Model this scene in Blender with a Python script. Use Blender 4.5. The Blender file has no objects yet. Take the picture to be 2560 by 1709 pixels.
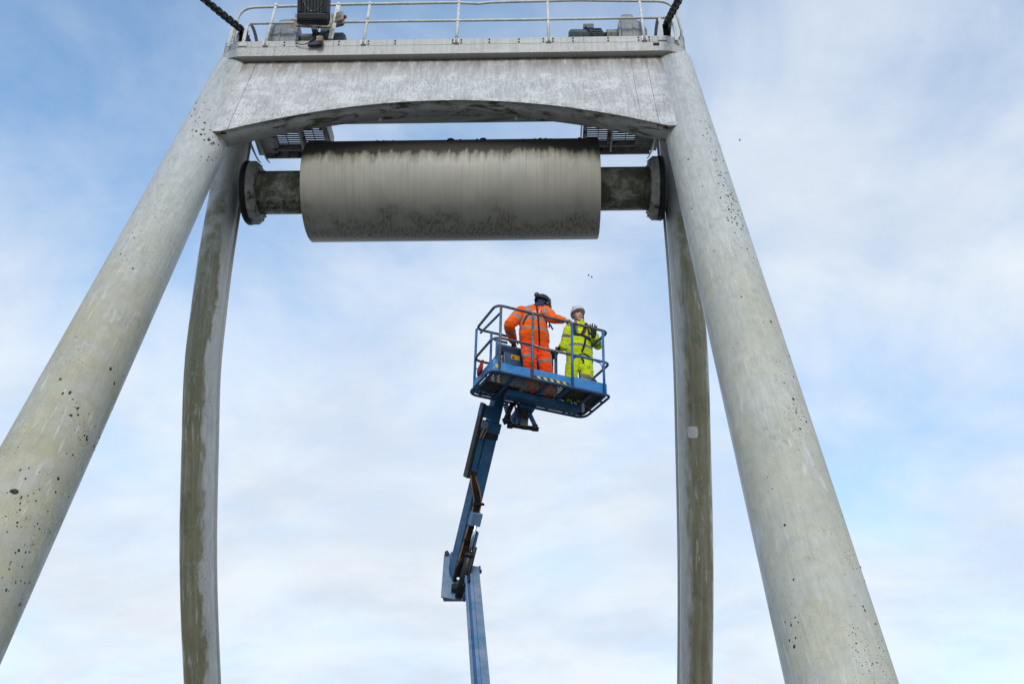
import bpy, math, random
from mathutils import Vector, Matrix, noise as mnoise
from mathutils.bvhtree import BVHTree
random.seed(7)
S = bpy.context.scene
COL = S.collection
R_ = math.radians
EYE = 1.6

# ------------------------------------------------------------------ camera
cam = bpy.data.cameras.new('camera'); camo = bpy.data.objects.new('camera', cam); COL.objects.link(camo)
th, ps, ro = R_(29.003), R_(1.2425), R_(0.114)
fw = Vector((-math.sin(ps)*math.cos(th), math.cos(ps)*math.cos(th), math.sin(th)))
rt = Vector((math.cos(ps), math.sin(ps), 0)); up = rt.cross(fw)
r2 = rt*math.cos(ro)+up*math.sin(ro); u2 = up*math.cos(ro)-rt*math.sin(ro)
m = Matrix.Identity(4)
for i in range(3):
    m[i][0] = r2[i]; m[i][1] = u2[i]; m[i][2] = -fw[i]
m.translation = Vector((1.4235, 0, EYE))
camo.matrix_world = m
cam.sensor_width = 36; cam.lens = 2490/2560*36; cam.clip_end = 3000; cam.clip_start = 0.1
S.camera = camo
S.render.resolution_x = 1024; S.render.resolution_y = 683

# ------------------------------------------------------------------ sky, sun, exposure
SUN_AZ, SUN_EL = R_(176), R_(34)          # compass direction the light comes from (clockwise from +Y)
W = bpy.data.worlds.new('World'); S.world = W; W.use_nodes = True
wt = W.node_tree; wt.nodes.clear()
def wn(t, **k):
    n = wt.nodes.new(t)
    for a, b in k.items(): setattr(n, a, b)
    return n
def wl(a, b): wt.links.new(a, b)
def wset(s, v):
    if isinstance(v, bpy.types.NodeSocket): wl(v, s)
    else: s.default_value = v
def wmath(op, a, b=0.0, clamp=False):
    n = wn('ShaderNodeMath', operation=op, use_clamp=clamp); wset(n.inputs[0], a); wset(n.inputs[1], b); return n.outputs[0]
def wss(x, lo, hi, a=0.0, b=1.0):
    n = wn('ShaderNodeMapRange', interpolation_type='SMOOTHSTEP'); wset(n.inputs[0], x)
    for i, v in zip((1, 2, 3, 4), (lo, hi, a, b)): n.inputs[i].default_value = v
    return n.outputs[0]
SKY = 0.15
sky = wn('ShaderNodeTexSky', sky_type='NISHITA'); sky.sun_disc = False
sky.sun_elevation = SUN_EL; sky.sun_rotation = SUN_AZ; sky.altitude = 20; sky.air_density = 1.0; sky.dust_density = 0.6; sky.ozone_density = 1.6
tc = wn('ShaderNodeTexCoord')
sep = wn('ShaderNodeSeparateXYZ'); wl(tc.outputs['Generated'], sep.inputs[0])
zz = wmath('MAXIMUM', sep.outputs[2], 0.0)
den = wmath('ADD', zz, 0.42)
px, py = wmath('DIVIDE', sep.outputs[0], den), wmath('DIVIDE', sep.outputs[1], den)
cv = wn('ShaderNodeCombineXYZ'); wl(px, cv.inputs[0]); wl(py, cv.inputs[1])
def wnoise(sc, loc, det, rough, dist=0.0, stretch=(1, 1, 1), rz=28):
    mp = wn('ShaderNodeMapping'); wl(cv.outputs[0], mp.inputs[0]); mp.inputs['Location'].default_value = loc; mp.inputs['Scale'].default_value = stretch
    mp.inputs['Rotation'].default_value = (0, 0, R_(rz))
    n = wn('ShaderNodeTexNoise'); wl(mp.outputs[0], n.inputs['Vector'])
    n.inputs['Scale'].default_value = sc; n.inputs['Detail'].default_value = det; n.inputs['Roughness'].default_value = rough; n.inputs['Distortion'].default_value = dist
    return n.outputs['Fac']
def blob(x, y, rad, amt):
    """a bank of cloud (amt > 0) or a clearing in the cloud layer, at a fixed compass direction"""
    d = (fw + r2*((x-1280)/2490) + u2*((854.5-y)/2490)).normalized()
    dp = wn('ShaderNodeVectorMath', operation='DOT_PRODUCT'); wl(tc.outputs['Generated'], dp.inputs[0]); dp.inputs[1].default_value = d
    return wss(dp.outputs['Value'], math.cos(rad), 1.0, 0.0, amt)
n1 = wnoise(4.0, (3.1, 7.7, 0), 10, 0.60, 0.35, (1, 1.0, 1), -35)
n2 = wnoise(1.1, (11.3, 2.2, 0), 3, 0.5, 0.2)
cloud = wmath('ADD', wmath('MULTIPLY', wmath('SUBTRACT', n1, 0.5), 1.25), wmath('MULTIPLY', wmath('SUBTRACT', n2, 0.5), 0.7))
for b in ((2300, 180, 0.30, 0.26), (2400, 650, 0.24, 0.02), (2120, 1040, 0.13, -0.20), (1900, 480, 0.12, 0.12), (1750, 640, 0.08, -0.12),
          (1350, 800, 0.16, 0.10), (1000, 650, 0.12, 0.10), (330, 420, 0.2, -0.08), (60, 700, 0.12, 0.12), (950, 1250, 0.2, 0.12), (420, 900, 0.1, 0.1)):
    cloud = wmath('ADD', cloud, blob(*b))
hz = wn('ShaderNodeMapRange'); wl(sep.outputs[2], hz.inputs[0])
for i_, v_ in zip((1, 2, 3, 4), (0.78, 0.30, 0.14, 0.82)): hz.inputs[i_].default_value = v_
cmask = wss(wmath('ADD', cloud, hz.outputs[0]), -0.12, 1.05, 0.02, 1.0)
# cloud colour: bright tops with greyer bellies
shade = wss(wnoise(3.0, (5.0, 1.0, 0), 8, 0.58, 0.3, (1, 1.6, 1)), 0.33, 0.66, 0.0, 1.0)
cm = wn('ShaderNodeMix', data_type='RGBA'); wl(shade, cm.inputs[0])
cm.inputs[6].default_value = (0.52/SKY, 0.585/SKY, 0.68/SKY, 1); cm.inputs[7].default_value = (0.655/SKY, 0.70/SKY, 0.745/SKY, 1)
sk = wn('ShaderNodeMix', data_type='RGBA', blend_type='MULTIPLY'); sk.inputs[0].default_value = 1
wl(sky.outputs[0], sk.inputs[6]); sk.inputs[7].default_value = (0.93, 1.27, 1.36, 1)
mx = wn('ShaderNodeMix', data_type='RGBA'); wl(cmask, mx.inputs[0]); wl(sk.outputs[2], mx.inputs[6]); wl(cm.outputs[2], mx.inputs[7])
bg = wn('ShaderNodeBackground'); wl(mx.outputs[2], bg.inputs[0]); bg.inputs[1].default_value = SKY
wo = wn('ShaderNodeOutputWorld'); wl(bg.outputs[0], wo.inputs[0])

sl = bpy.data.lights.new('sun', 'SUN'); sl.energy = 1.5; sl.angle = R_(20); sl.color = (1.0, 0.94, 0.85)
so = bpy.data.objects.new('sun', sl); COL.objects.link(so)
sd = Vector((math.sin(SUN_AZ)*math.cos(SUN_EL), math.cos(SUN_AZ)*math.cos(SUN_EL), math.sin(SUN_EL)))
so.rotation_euler = sd.to_track_quat('Z', 'Y').to_euler(); so.location = sd*60
S.view_settings.view_transform = 'Standard'; S.view_settings.look = 'None'; S.view_settings.gamma = 1; S.view_settings.exposure = 0.4
S.view_settings.use_curve_mapping = False

# ------------------------------------------------------------------ material helper
class G:
    def __init__(s, name, rough=0.6, metal=0.0, spec=0.3):
        s.m = bpy.data.materials.new(name); s.m.use_nodes = True; s.t = s.m.node_tree; s.t.nodes.clear()
        s.b = s.t.nodes.new('ShaderNodeBsdfPrincipled'); o = s.t.nodes.new('ShaderNodeOutputMaterial')
        s.t.links.new(s.b.outputs[0], o.inputs[0])
        s.b.inputs['Roughness'].default_value = rough; s.b.inputs['Metallic'].default_value = metal
        s.b.inputs['Specular IOR Level'].default_value = spec
    def put(s, k, v):
        if isinstance(v, bpy.types.NodeSocket): s.t.links.new(v, k)
        elif isinstance(v, (tuple, list)) and len(v) == 3 and k.type == 'RGBA': k.default_value = (*v, 1)
        else: k.default_value = v
    def n(s, t, **k):
        n = s.t.nodes.new(t)
        for a, b in k.items(): setattr(n, a, b)
        return n
    def uv(s): return s.n('ShaderNodeTexCoord').outputs['UV']
    def obj(s): return s.n('ShaderNodeTexCoord').outputs['Object']
    def pos(s): return s.n('ShaderNodeNewGeometry').outputs['Position']
    def map(s, v, sc=(1, 1, 1), loc=(0, 0, 0), rot=(0, 0, 0)):
        n = s.n('ShaderNodeMapping'); s.put(n.inputs[0], v); n.inputs['Scale'].default_value = sc; n.inputs['Location'].default_value = loc; n.inputs['Rotation'].default_value = rot
        return n.outputs[0]
    def sepx(s, v):
        n = s.n('ShaderNodeSeparateXYZ'); s.put(n.inputs[0], v); return n.outputs
    def noise(s, v, sc, det=4, rough=0.55, dist=0.0):
        n = s.n('ShaderNodeTexNoise'); s.put(n.inputs['Vector'], v); n.inputs['Scale'].default_value = sc; n.inputs['Detail'].default_value = det
        n.inputs['Roughness'].default_value = rough; n.inputs['Distortion'].default_value = dist; return n.outputs['Fac']
    def voro(s, v, sc, rnd=1.0):
        n = s.n('ShaderNodeTexVoronoi'); s.put(n.inputs['Vector'], v); n.inputs['Scale'].default_value = sc; n.inputs['Randomness'].default_value = rnd
        return n.outputs['Distance'], n.outputs['Color']
    def ma(s, op, a, b=0.0, clamp=False):
        n = s.n('ShaderNodeMath', operation=op, use_clamp=clamp); s.put(n.inputs[0], a); s.put(n.inputs[1], b); return n.outputs[0]
    def ss(s, x, lo, hi, a=0.0, b=1.0):
        n = s.n('ShaderNodeMapRange', interpolation_type='SMOOTHSTEP'); s.put(n.inputs[0], x)
        for i, v in zip((1, 2, 3, 4), (lo, hi, a, b)): s.put(n.inputs[i], v)
        return n.outputs[0]
    def mix(s, f, a, b, mode='MIX'):
        n = s.n('ShaderNodeMix', data_type='RGBA', blend_type=mode); s.put(n.inputs[0], f); s.put(n.inputs[6], a); s.put(n.inputs[7], b); return n.outputs[2]
    def col(s, c): s.put(s.b.inputs['Base Color'], c)
    def bump(s, h, st=0.3, d=0.01):
        n = s.n('ShaderNodeBump'); n.inputs['Strength'].default_value = st; n.inputs['Distance'].default_value = d
        s.put(n.inputs['Height'], h); s.t.links.new(n.outputs[0], s.b.inputs['Normal'])

def simple(name, col, rough=0.55, metal=0.0, var=0.25, sc=6.0, spec=0.3, dirt=None, bump=0.0):
    g = G(name, rough, metal, spec); v = g.pos()
    f = g.ss(g.noise(v, sc, 5, 0.6), 0.3, 0.7, 1-var, 1+var*0.5)
    cc = g.n('ShaderNodeCombineColor'); [g.put(cc.inputs[i], f) for i in range(3)]
    c = g.mix(1.0, col, cc.outputs[0], 'MULTIPLY')
    if dirt:
        c = g.mix(g.ss(g.noise(v, dirt[1], 6, 0.65), dirt[2], dirt[2]+0.12), c, dirt[0])
    g.col(c)
    if bump: g.bump(g.noise(v, sc*6, 4), bump, 0.005)
    return g.m

def dots(g, v, sc, size, mask):
    """round tufts of moss: 1 inside a tuft"""
    d, c = g.voro(v, sc)
    r = g.sepx(c)[0]
    rad = g.ma('MULTIPLY', g.ma('MULTIPLY', r, r), size)
    return g.ma('MULTIPLY', g.ss(g.ma('SUBTRACT', rad, d), 0.0, 0.05), mask)

def tube_paint(name, circ, green=(0.42, 0.30, 0.55), greenamt=0.7, seed=0.0, tufts=0.5, tuft_c=0.5, tuft_w=0.3, hard=False, low=True, dark=(0.27, 0.25, 0.155)):
    """weathered white paint on a pipe: UV.x = turn around the pipe (0.5 faces the camera side), UV.y = metres along.
    green=(centre, halfwidth, softness) of the algae film around the pipe."""
    g = G(name, 0.5, 0, 0.35)
    uv = g.uv(); s = g.sepx(uv); turn, run = s[0], s[1]
    v = g.map(uv, (circ, 1, 1), (seed, seed*1.7, 0))
    fine = g.noise(g.map(v, (22, 2.2, 1)), 1.0, 6, 0.62)
    med = g.noise(v, 2.2, 6, 0.6, 0.3)
    big = g.noise(v, 0.55, 4, 0.55, 0.4)
    grain = g.noise(v, 55, 3, 0.6)
    paint = g.mix(g.ss(fine, 0.35, 0.7), (0.51, 0.51, 0.495), (0.65, 0.65, 0.635))
    paint = g.mix(g.ss(big, 0.35, 0.65, 0.0, 0.35), paint, (0.47, 0.47, 0.44))
    # algae film
    off = g.ma('ABSOLUTE', g.ma('SUBTRACT', g.ma('ADD', turn, g.ss(g.noise(g.map(v, (3, 1, 1)), 1.3, 6, 0.66), 0.2, 0.8, -0.06, 0.06)), green[0]))
    film = g.ss(off, green[1]+green[2], green[1], 0.0, 1.0)
    if not hard:
        film = g.ma('MULTIPLY', film, g.ss(med, 0.30, 0.60, 0.62, 1.0))
        film = g.ma('MULTIPLY', film, g.ss(big, 0.3, 0.62, 0.70, 1.0))
        if low:
            film = g.ma('MULTIPLY', film, g.ss(run, 12.5, 7.5, 0.12, 1.0))
    if hard: film = g.ma('MULTIPLY', film, g.ss(g.noise(g.map(v, (9, 0.5, 1), (2, 6, 0)), 1.0, 6, 0.65), 0.32, 0.56, 0.66, 1.0))
    if hard: film = g.ma('MULTIPLY', film, g.ss(g.ma('ADD', run, g.ss(med, 0.3, 0.7, -1.2, 1.2)), 16.2, 13.6, 0.10, 1.0))
    film = g.ma('MULTIPLY', film, greenamt)
    filmcol = g.mix(g.ss(g.ma('ADD', g.ma('MULTIPLY', med, 0.6), g.ma('MULTIPLY', grain, 0.4)), 0.35, 0.65), dark, (min(1, dark[0]*1.45), min(1, dark[1]*1.42), min(1, dark[2]*1.35)))
    c = g.mix(film, paint, filmcol)
    if hard:
        mossy = g.ma('MULTIPLY', g.ss(g.noise(v, 1.1, 6, 0.7), 0.54, 0.66), film)
        c = g.mix(g.ma('MULTIPLY', mossy, g.ss(grain, 0.35, 0.6)), c, (0.07, 0.085, 0.03))
    c = g.mix(g.ma('MULTIPLY', g.ss(g.noise(g.map(v, (1, 0.7, 1), (9, 4, 0)), 7.5, 8, 0.72), 0.42, 0.66), 0.26 if not hard else 0.18), c, (0.235, 0.225, 0.165))
    c = g.mix(g.ma('MULTIPLY', g.ss(g.noise(g.map(v, (1.3, 0.8, 1), (1, 8, 0)), 4.0, 9, 0.75), 0.50, 0.70), 0.30 if not hard else 0.1), c, (0.64, 0.64, 0.62))
    pits = dots(g, g.map(v, (1, 1, 1), (5.1, 2.2, 0)), 75.0, 0.40, g.ss(g.noise(v, 1.9, 4, 0.6), 0.42, 0.60))
    c = g.mix(g.ma('MULTIPLY', pits, 0.55), c, (0.11, 0.105, 0.07))
    # grey mould smudges
    sm = g.ss(g.noise(g.map(v, (1.2, 0.9, 1), (4, 9, 0)), 1.6, 7, 0.72), 0.60, 0.72)
    c = g.mix(g.ma('MULTIPLY', sm, 0.5), c, (0.16, 0.165, 0.13))
    # fresh scrapes through the dirt, slanted
    sc1 = g.noise(g.map(v, (16, 2.4, 1), (1, 3, 0), (0, 0, R_(24))), 1.0, 3, 0.5)
    sc2 = g.noise(v, 1.0, 2, 0.5)
    scr = g.ma('MULTIPLY', g.ss(sc1, 0.60, 0.66), g.ss(sc2, 0.44, 0.56))
    c = g.mix(g.ma('MULTIPLY', scr, 0.4), c, (0.66, 0.67, 0.66))
    # moss tufts in patches
    pat = g.ss(g.noise(g.map(v, (1, 0.6, 1), (7, 2, 0)), 1.5, 4, 0.6), 0.48, 0.62)
    sideb = g.ss(g.ma('ABSOLUTE', g.ma('SUBTRACT', turn, tuft_c)), tuft_w, tuft_w*0.4)
    tm = g.ma('MULTIPLY', g.ma('MULTIPLY', pat, sideb), tufts)
    t1 = dots(g, v, 21.0, 0.25, g.ss(tm, 0.1, 0.5)); t2 = dots(g, g.map(v, (1, 1, 1), (3.3, 1.9, 0)), 48.0, 0.36, g.ss(tm, 0.05, 0.35))
    halo = dots(g, v, 21.0, 0.60, g.ss(tm, 0.1, 0.5))
    c = g.mix(g.ma('MULTIPLY', halo, 0.3), c, (0.60, 0.61, 0.58))
    t = g.ma('MAXIMUM', t1, t2)
    c = g.mix(t, c, (0.055, 0.062, 0.026))
    c = g.mix(g.ss(grain, 0.3, 0.75, 0.0, 0.20), c, (0.25, 0.25, 0.22))
    c = g.mix(g.ss(g.noise(g.map(v, (34, 1.1, 1), (6, 0, 0)), 1.0, 6, 0.68), 0.50, 0.72, 0.0, 0.30), c, (0.24, 0.235, 0.19))
    g.col(c)
    g.put(g.b.inputs['Roughness'], g.ss(film, 0, 1, 0.42, 0.75))
    g.bump(g.ma('ADD', g.ma('MULTIPLY', t, 1.0), g.ma('MULTIPLY', grain, 0.12)), 0.6, 0.012)
    return g.m

def plate_paint(name, rust=True, moss=0.0, base=((0.39, 0.38, 0.37), (0.52, 0.51, 0.50)), bright=0.70):
    """flat painted plate: UV in metres, y measured down from the plate's top edge"""
    g = G(name, 0.5, 0, 0.35)
    uv = g.uv(); s = g.sepx(uv)
    med = g.noise(uv, 2.0, 6, 0.62, 0.4); streak = g.noise(g.map(uv, (18, 2.2, 1)), 1.0, 7, 0.66); fleck = g.noise(g.map(uv, (38, 9, 1), (2, 5, 0)), 1.0, 5, 0.6)
    grain = g.noise(uv, 70, 3, 0.6)
    c = g.mix(g.ss(streak, 0.38, 0.64), base[0], base[1])
    zone = g.ma('MULTIPLY', g.ss(g.ma('ADD', s[1], g.ss(med, 0.3, 0.7, -0.35, 0.35)), 0.45, 0.75), 1.0)
    c = g.mix(g.ma('MULTIPLY', g.ma('MULTIPLY', g.ss(g.ma('ADD', fleck, g.ss(g.noise(uv, 2.4, 6, 0.62), 0.3, 0.7, -0.17, 0.15)), 0.45, 0.63), zone), 0.62), c, (bright, bright*0.99, bright*0.97))
    # chalky washed patches with square-ish edges
    vb = g.n('ShaderNodeTexVoronoi', distance='CHEBYCHEV'); g.put(vb.inputs['Vector'], g.map(uv, (1.1, 3.2, 1), (0.3, 0.1, 0))); vb.inputs['Scale'].default_value = 1.5
    wp = g.ma('MULTIPLY', g.ss(g.sepx(vb.outputs['Color'])[0], 0.80, 0.82), g.ss(vb.outputs['Distance'], 0.42, 0.30))
    c = g.mix(g.ma('MULTIPLY', wp, 0.28), c, (bright, bright, bright))
    # black mould pin spots following the streaks
    mould = g.ma('MULTIPLY', g.ss(g.noise(g.map(uv, (50, 22, 1), (8, 1, 0)), 1.0, 5, 0.7), 0.53, 0.63), g.ss(g.noise(g.map(uv, (1, 1, 1), (2.3, 0.4, 0)), 1.15, 4, 0.6), 0.47, 0.60))
    c = g.mix(g.ma('MULTIPLY', mould, 0.85), c, (0.09, 0.095, 0.06))
    if rust:
        top = g.ss(s[1], 0.75, 0.0)
        rr = g.ma('MULTIPLY', top, g.ss(g.noise(g.map(uv, (5, 0.8, 1), (1, 1, 0)), 1.0, 7, 0.72), 0.34, 0.58))
        c = g.mix(g.ma('MULTIPLY', rr, 0.95), c, (0.205, 0.155, 0.125))
        edge = g.ma('MULTIPLY', g.ss(s[1], 0.13, 0.03), g.ss(g.noise(g.map(uv, (7, 6, 1)), 1.0, 6, 0.7), 0.35, 0.6))
        c = g.mix(g.ma('MULTIPLY', edge, 0.9), c, (0.06, 0.04, 0.03))
    if rust:
        P = g.sepx(g.pos()); arch = g.ma('SUBTRACT', P[2], g.ma('SUBTRACT', 13.655, g.ma('MULTIPLY', g.ma('MULTIPLY', P[0], P[0]), 0.0665)))
        em_ = g.ma('MULTIPLY', g.ss(arch, 0.16, 0.0), g.ss(g.noise(g.map(uv, (7, 9, 1), (4, 4, 0)), 1.0, 7, 0.72), 0.46, 0.62))
        c = g.mix(g.ma('MULTIPLY', em_, 0.55), c, (0.14, 0.135, 0.085))
    if moss:
        mm = g.ss(g.noise(g.map(uv, (1.5, 7, 1), (3, 3, 0), (0, 0, R_(12))), 1.0, 7, 0.75, 0.5), 0.68-moss*0.15, 0.80-moss*0.15)
        c = g.mix(g.ma('MULTIPLY', mm, 0.85), c, (0.055, 0.06, 0.025))
    c = g.mix(g.ss(grain, 0.35, 0.75, 0.0, 0.18), c, (0.2, 0.2, 0.18))
    g.col(c); g.bump(g.ma('ADD', streak, g.ma('MULTIPLY', grain, 0.4)), 0.12, 0.006)
    return g.m

# drum: UV.x = metres along, UV.y = turn (0 = straight up, 0.25 = front, 0.5 = bottom)
def drum_paint(name, dirty=0.4, circ=5.5, black=0.224):
    g = G(name, 0.5, 0, 0.35)
    uv = g.uv(); s = g.sepx(uv); v = g.map(uv, (1, circ, 1))
    ring = g.noise(g.map(v, (30, 0.7, 1)), 1.0, 6, 0.65); med = g.noise(v, 1.6, 6, 0.62, 0.3); grain = g.noise(v, 60, 3, 0.6)
    c = g.mix(g.ss(ring, 0.35, 0.68), (0.39, 0.365, 0.31), (0.45, 0.425, 0.365))
    c = g.mix(g.ss(med, 0.35, 0.7, 0.0, 0.5), c, (0.31, 0.295, 0.25))
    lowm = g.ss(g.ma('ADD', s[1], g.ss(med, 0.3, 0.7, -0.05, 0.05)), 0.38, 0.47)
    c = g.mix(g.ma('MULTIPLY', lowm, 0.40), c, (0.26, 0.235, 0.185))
    mould = g.ma('MULTIPLY', g.ss(g.noise(g.map(v, (26, 9, 1)), 1.0, 6, 0.72), 0.46, 0.57), g.ss(g.ma('ADD', s[1], g.ss(med, 0.3, 0.7, -0.06, 0.06)), 0.42, 0.475))
    mould = g.ma('MULTIPLY', mould, g.ss(s[1], 0.555, 0.52))
    c = g.mix(g.ma('MULTIPLY', mould, 0.66), c, (0.085, 0.072, 0.05))
    if dirty > 0.6:
        mm = g.ss(g.noise(v, 2.6, 8, 0.75, 0.3), 0.40, 0.56)
        c = g.mix(g.ma('MULTIPLY', mm, 0.9), c, (0.085, 0.088, 0.042))
        m2 = g.ma('MULTIPLY', g.ss(g.noise(v, 9, 6, 0.7), 0.5, 0.6), g.ss(s[1], 0.37, 0.44))
        c = g.mix(m2, c, (0.03, 0.035, 0.018))
    e = g.ma('ADD', s[1], g.ss(g.noise(g.map(v, (7, 1.2, 1)), 1.0, 8, 0.74), 0.25, 0.75, -0.026, 0.026))
    drip = g.ma('MULTIPLY', g.ss(g.noise(g.map(v, (20, 0.35, 1), (3, 3, 0)), 1.0, 6, 0.66), 0.52, 0.70), g.ss(s[1], 0.42, 0.22))
    c = g.mix(g.ma('MULTIPLY', drip, 0.40), c, (0.20, 0.175, 0.125))
    tg = g.ss(e, black+0.045, black); tb = g.ss(e, black+0.010, black-0.012)
    c = g.mix(g.ma('MULTIPLY', tg, 0.7), c, (0.10, 0.095, 0.05))
    c = g.mix(tb, c, g.mix(g.noise(v, 3, 6, 0.7), (0.008, 0.007, 0.009), (0.030, 0.021, 0.018)))
    c = g.mix(g.ss(grain, 0.3, 0.75, 0.0, 0.2), c, (0.18, 0.17, 0.14))
    g.col(c); g.bump(g.ma('ADD', ring, grain), 0.12, 0.006)
    return g.m

def soffit_paint(name):
    g = G(name, 0.6, 0, 0.3); uv = g.uv()
    med = g.noise(uv, 1.8, 6, 0.62, 0.3); grain = g.noise(uv, 50, 3, 0.6)
    c = g.mix(g.ss(med, 0.35, 0.65), (0.40, 0.39, 0.365), (0.52, 0.515, 0.50))
    wig = g.noise(g.map(uv, (2.2, 6.5, 1), (5, 2, 0), (0, 0, R_(-16))), 1.0, 8, 0.78, 0.6)
    c = g.mix(g.ma('MULTIPLY', g.ss(wig, 0.485, 0.58), g.ss(g.noise(uv, 0.7, 3), 0.38, 0.52)), c, (0.075, 0.075, 0.035))
    c = g.mix(g.ss(g.noise(uv, 5, 6, 0.7), 0.56, 0.8, 0, 0.4), c, (0.18, 0.17, 0.11))
    c = g.mix(g.ss(grain, 0.35, 0.75, 0, 0.2), c, (0.2, 0.19, 0.15)); g.col(c); g.bump(grain, 0.15, 0.005)
    return g.m

def blue_paint(name, col=(0.014, 0.11, 0.29), rust=0.62, rough=0.42):
    g = G(name, rough, 0, 0.4); v = g.pos()
    a = g.noise(v, 3.0, 6, 0.65); b = g.noise(v, 16, 6, 0.7); c3 = g.noise(v, 60, 3, 0.6)
    c = g.mix(g.ss(a, 0.35, 0.68), col, (col[0]*2.2+0.02, col[1]*1.42, col[2]*1.22))
    c = g.mix(g.ss(g.noise(v, 7, 5, 0.7), 0.52, 0.78, 0.0, 0.25), c, (0.16, 0.24, 0.33))      # chalking
    c = g.mix(g.ss(b, rust, rust+0.06), c, (0.11, 0.072, 0.05))
    c = g.mix(g.ss(c3, 0.62, 0.72, 0, 0.5), c, (0.05, 0.055, 0.06))
    g.col(c); g.put(g.b.inputs['Roughness'], g.ss(b, 0.3, 0.7, rough-0.1, rough+0.22)); g.bump(b, 0.08, 0.004)
    return g.m

def cloth(name, col, grime=0.0, gsc=9.0):
    g = G(name, 0.85, 0, 0.15); v = g.obj()
    a = g.noise(v, 14, 5, 0.6); c = g.mix(g.ss(a, 0.3, 0.7), tuple(x*0.80 for x in col), col)
    if grime: c = g.mix(g.ma('MULTIPLY', g.ss(g.noise(v, gsc, 7, 0.72), 0.52, 0.68), grime), c, (0.10, 0.095, 0.05))
    g.b.inputs['Sheen Weight'].default_value = 0.15
    g.col(c); g.bump(g.noise(v, 40, 5, 0.65), 0.15, 0.006)
    return g.m

MAT = {}
MAT['legL'] = tube_paint('paint_front_leg_west', 2.9, (0.53, 0.20, 0.13), 1.0, 2.3, 1.0, 0.56, 0.30, dark=(0.31, 0.29, 0.205))
MAT['legR'] = tube_paint('paint_front_leg_east', 2.9, (0.54, 0.21, 0.12), 0.85, 8.1, 1.0, 0.66, 0.20, dark=(0.35, 0.34, 0.265))
MAT['backL'] = tube_paint('paint_back_leg_west', 1.8, (0.465, 0.105, 0.05), 0.95, 4.4, 0.6, 0.55, 0.2, hard=True, dark=(0.165, 0.155, 0.08))
MAT['backR'] = tube_paint('paint_back_leg_east', 1.8, (0.535, 0.085, 0.10), 0.97, 6.9, 0.3, 0.55, 0.2, hard=True, dark=(0.165, 0.15, 0.08))
MAT['plate'] = plate_paint('paint_beam_plate')
MAT['ledge'] = plate_paint('paint_ledge', rust=False, base=((0.40, 0.395, 0.38), (0.49, 0.485, 0.47)), bright=0.60)
MAT['trim'] = plate_paint('paint_trim', rust=False, moss=0.35, base=((0.46, 0.46, 0.44), (0.56, 0.56, 0.54)), bright=0.66)
MAT['soffit'] = soffit_paint('paint_soffit')
MAT['drum'] = drum_paint('paint_drum')
MAT['shaft'] = drum_paint('paint_shaft', 0.9, 2.5, 0.14)
MAT['rail'] = simple('paint_rail', (0.60, 0.60, 0.56), 0.5, 0, 0.2, 9, dirt=((0.20, 0.19, 0.11), 5, 0.60))
MAT['rust'] = simple('rust', (0.10, 0.055, 0.03), 0.8, 0, 0.5, 30)
MAT['rustbolt'] = simple('rusty_bolt', (0.10, 0.055, 0.035), 0.8, 0, 0.5, 30)
MAT['gap'] = simple('dark_joint', (0.03, 0.028, 0.025), 0.9)
MAT['rubber'] = simple('black_rubber', (0.012, 0.012, 0.014), 0.6, 0, 0.3, 20)
MAT['steelgrey'] = simple('galvanised', (0.36, 0.37, 0.37), 0.45, 0.5, 0.25, 12, dirt=((0.12, 0.11, 0.08), 9, 0.56))
MAT['grate'] = simple('grating_steel', (0.10, 0.10, 0.085), 0.7, 0.2, 0.4, 12)
MAT['mossplate'] = simple('mossy_plate', (0.34, 0.33, 0.30), 0.75, 0, 0.3, 5, dirt=((0.055, 0.06, 0.03), 4, 0.52))
MAT['chain'] = simple('chain_steel', (0.022, 0.02, 0.02), 0.55, 0.5, 0.4, 30, bump=0.2)
MAT['blackpaint'] = simple('black_housing', (0.018, 0.019, 0.022), 0.42, 0, 0.25, 14)
MAT['glass'] = simple('lamp_glass', (0.02, 0.03, 0.032), 0.12, 0, 0.1, 4, spec=0.6)
MAT['ring'] = simple('lamp_reflector', (0.16, 0.19, 0.19), 0.3, 0.4)
MAT['motor'] = simple('motor_green_grey', (0.085, 0.115, 0.12), 0.5, 0, 0.3, 9, dirt=((0.10, 0.09, 0.07), 8, 0.6))
MAT['gearbox'] = simple('gearbox_grey', (0.20, 0.225, 0.24), 0.5, 0.1, 0.35, 5, dirt=((0.15, 0.11, 0.07), 6, 0.55))
MAT['couple'] = simple('coupling_cover', (0.26, 0.25, 0.22), 0.5, 0.2, 0.35, 6, dirt=((0.13, 0.085, 0.05), 5, 0.5))
MAT['red'] = simple('red_plastic', (0.30, 0.02, 0.025), 0.5, 0, 0.4, 18)
MAT['yellow'] = simple('yellow_plastic', (0.6, 0.38, 0.02), 0.5, 0, 0.2)
MAT['blue'] = blue_paint('lift_blue')
MAT['bluetoe'] = blue_paint('lift_blue_board', (0.014, 0.155, 0.42), 0.66, 0.42)
MAT['bluedark'] = blue_paint('lift_blue_frame', (0.012, 0.075, 0.18), 0.55)
MAT['blueworn'] = blue_paint('lift_blue_worn_rail', (0.05, 0.13, 0.24), 0.46)
MAT['bluepale'] = blue_paint('lift_blue_faded', (0.07, 0.165, 0.29), 0.62)
MAT['boomblue'] = blue_paint('lift_blue_boom', (0.006, 0.070, 0.17), 0.66, 0.5)  # lift blue darkened all over to carry the shade of the boom's underside
MAT['boomgrey'] = blue_paint('lift_blue_chalky', (0.085, 0.165, 0.25), 0.64, 0.5)
MAT['hose'] = simple('black_hose', (0.02, 0.018, 0.017), 0.5, 0, 0.3, 20)
MAT['copper'] = simple('orange_hose', (0.34, 0.17, 0.07), 0.5)
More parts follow.
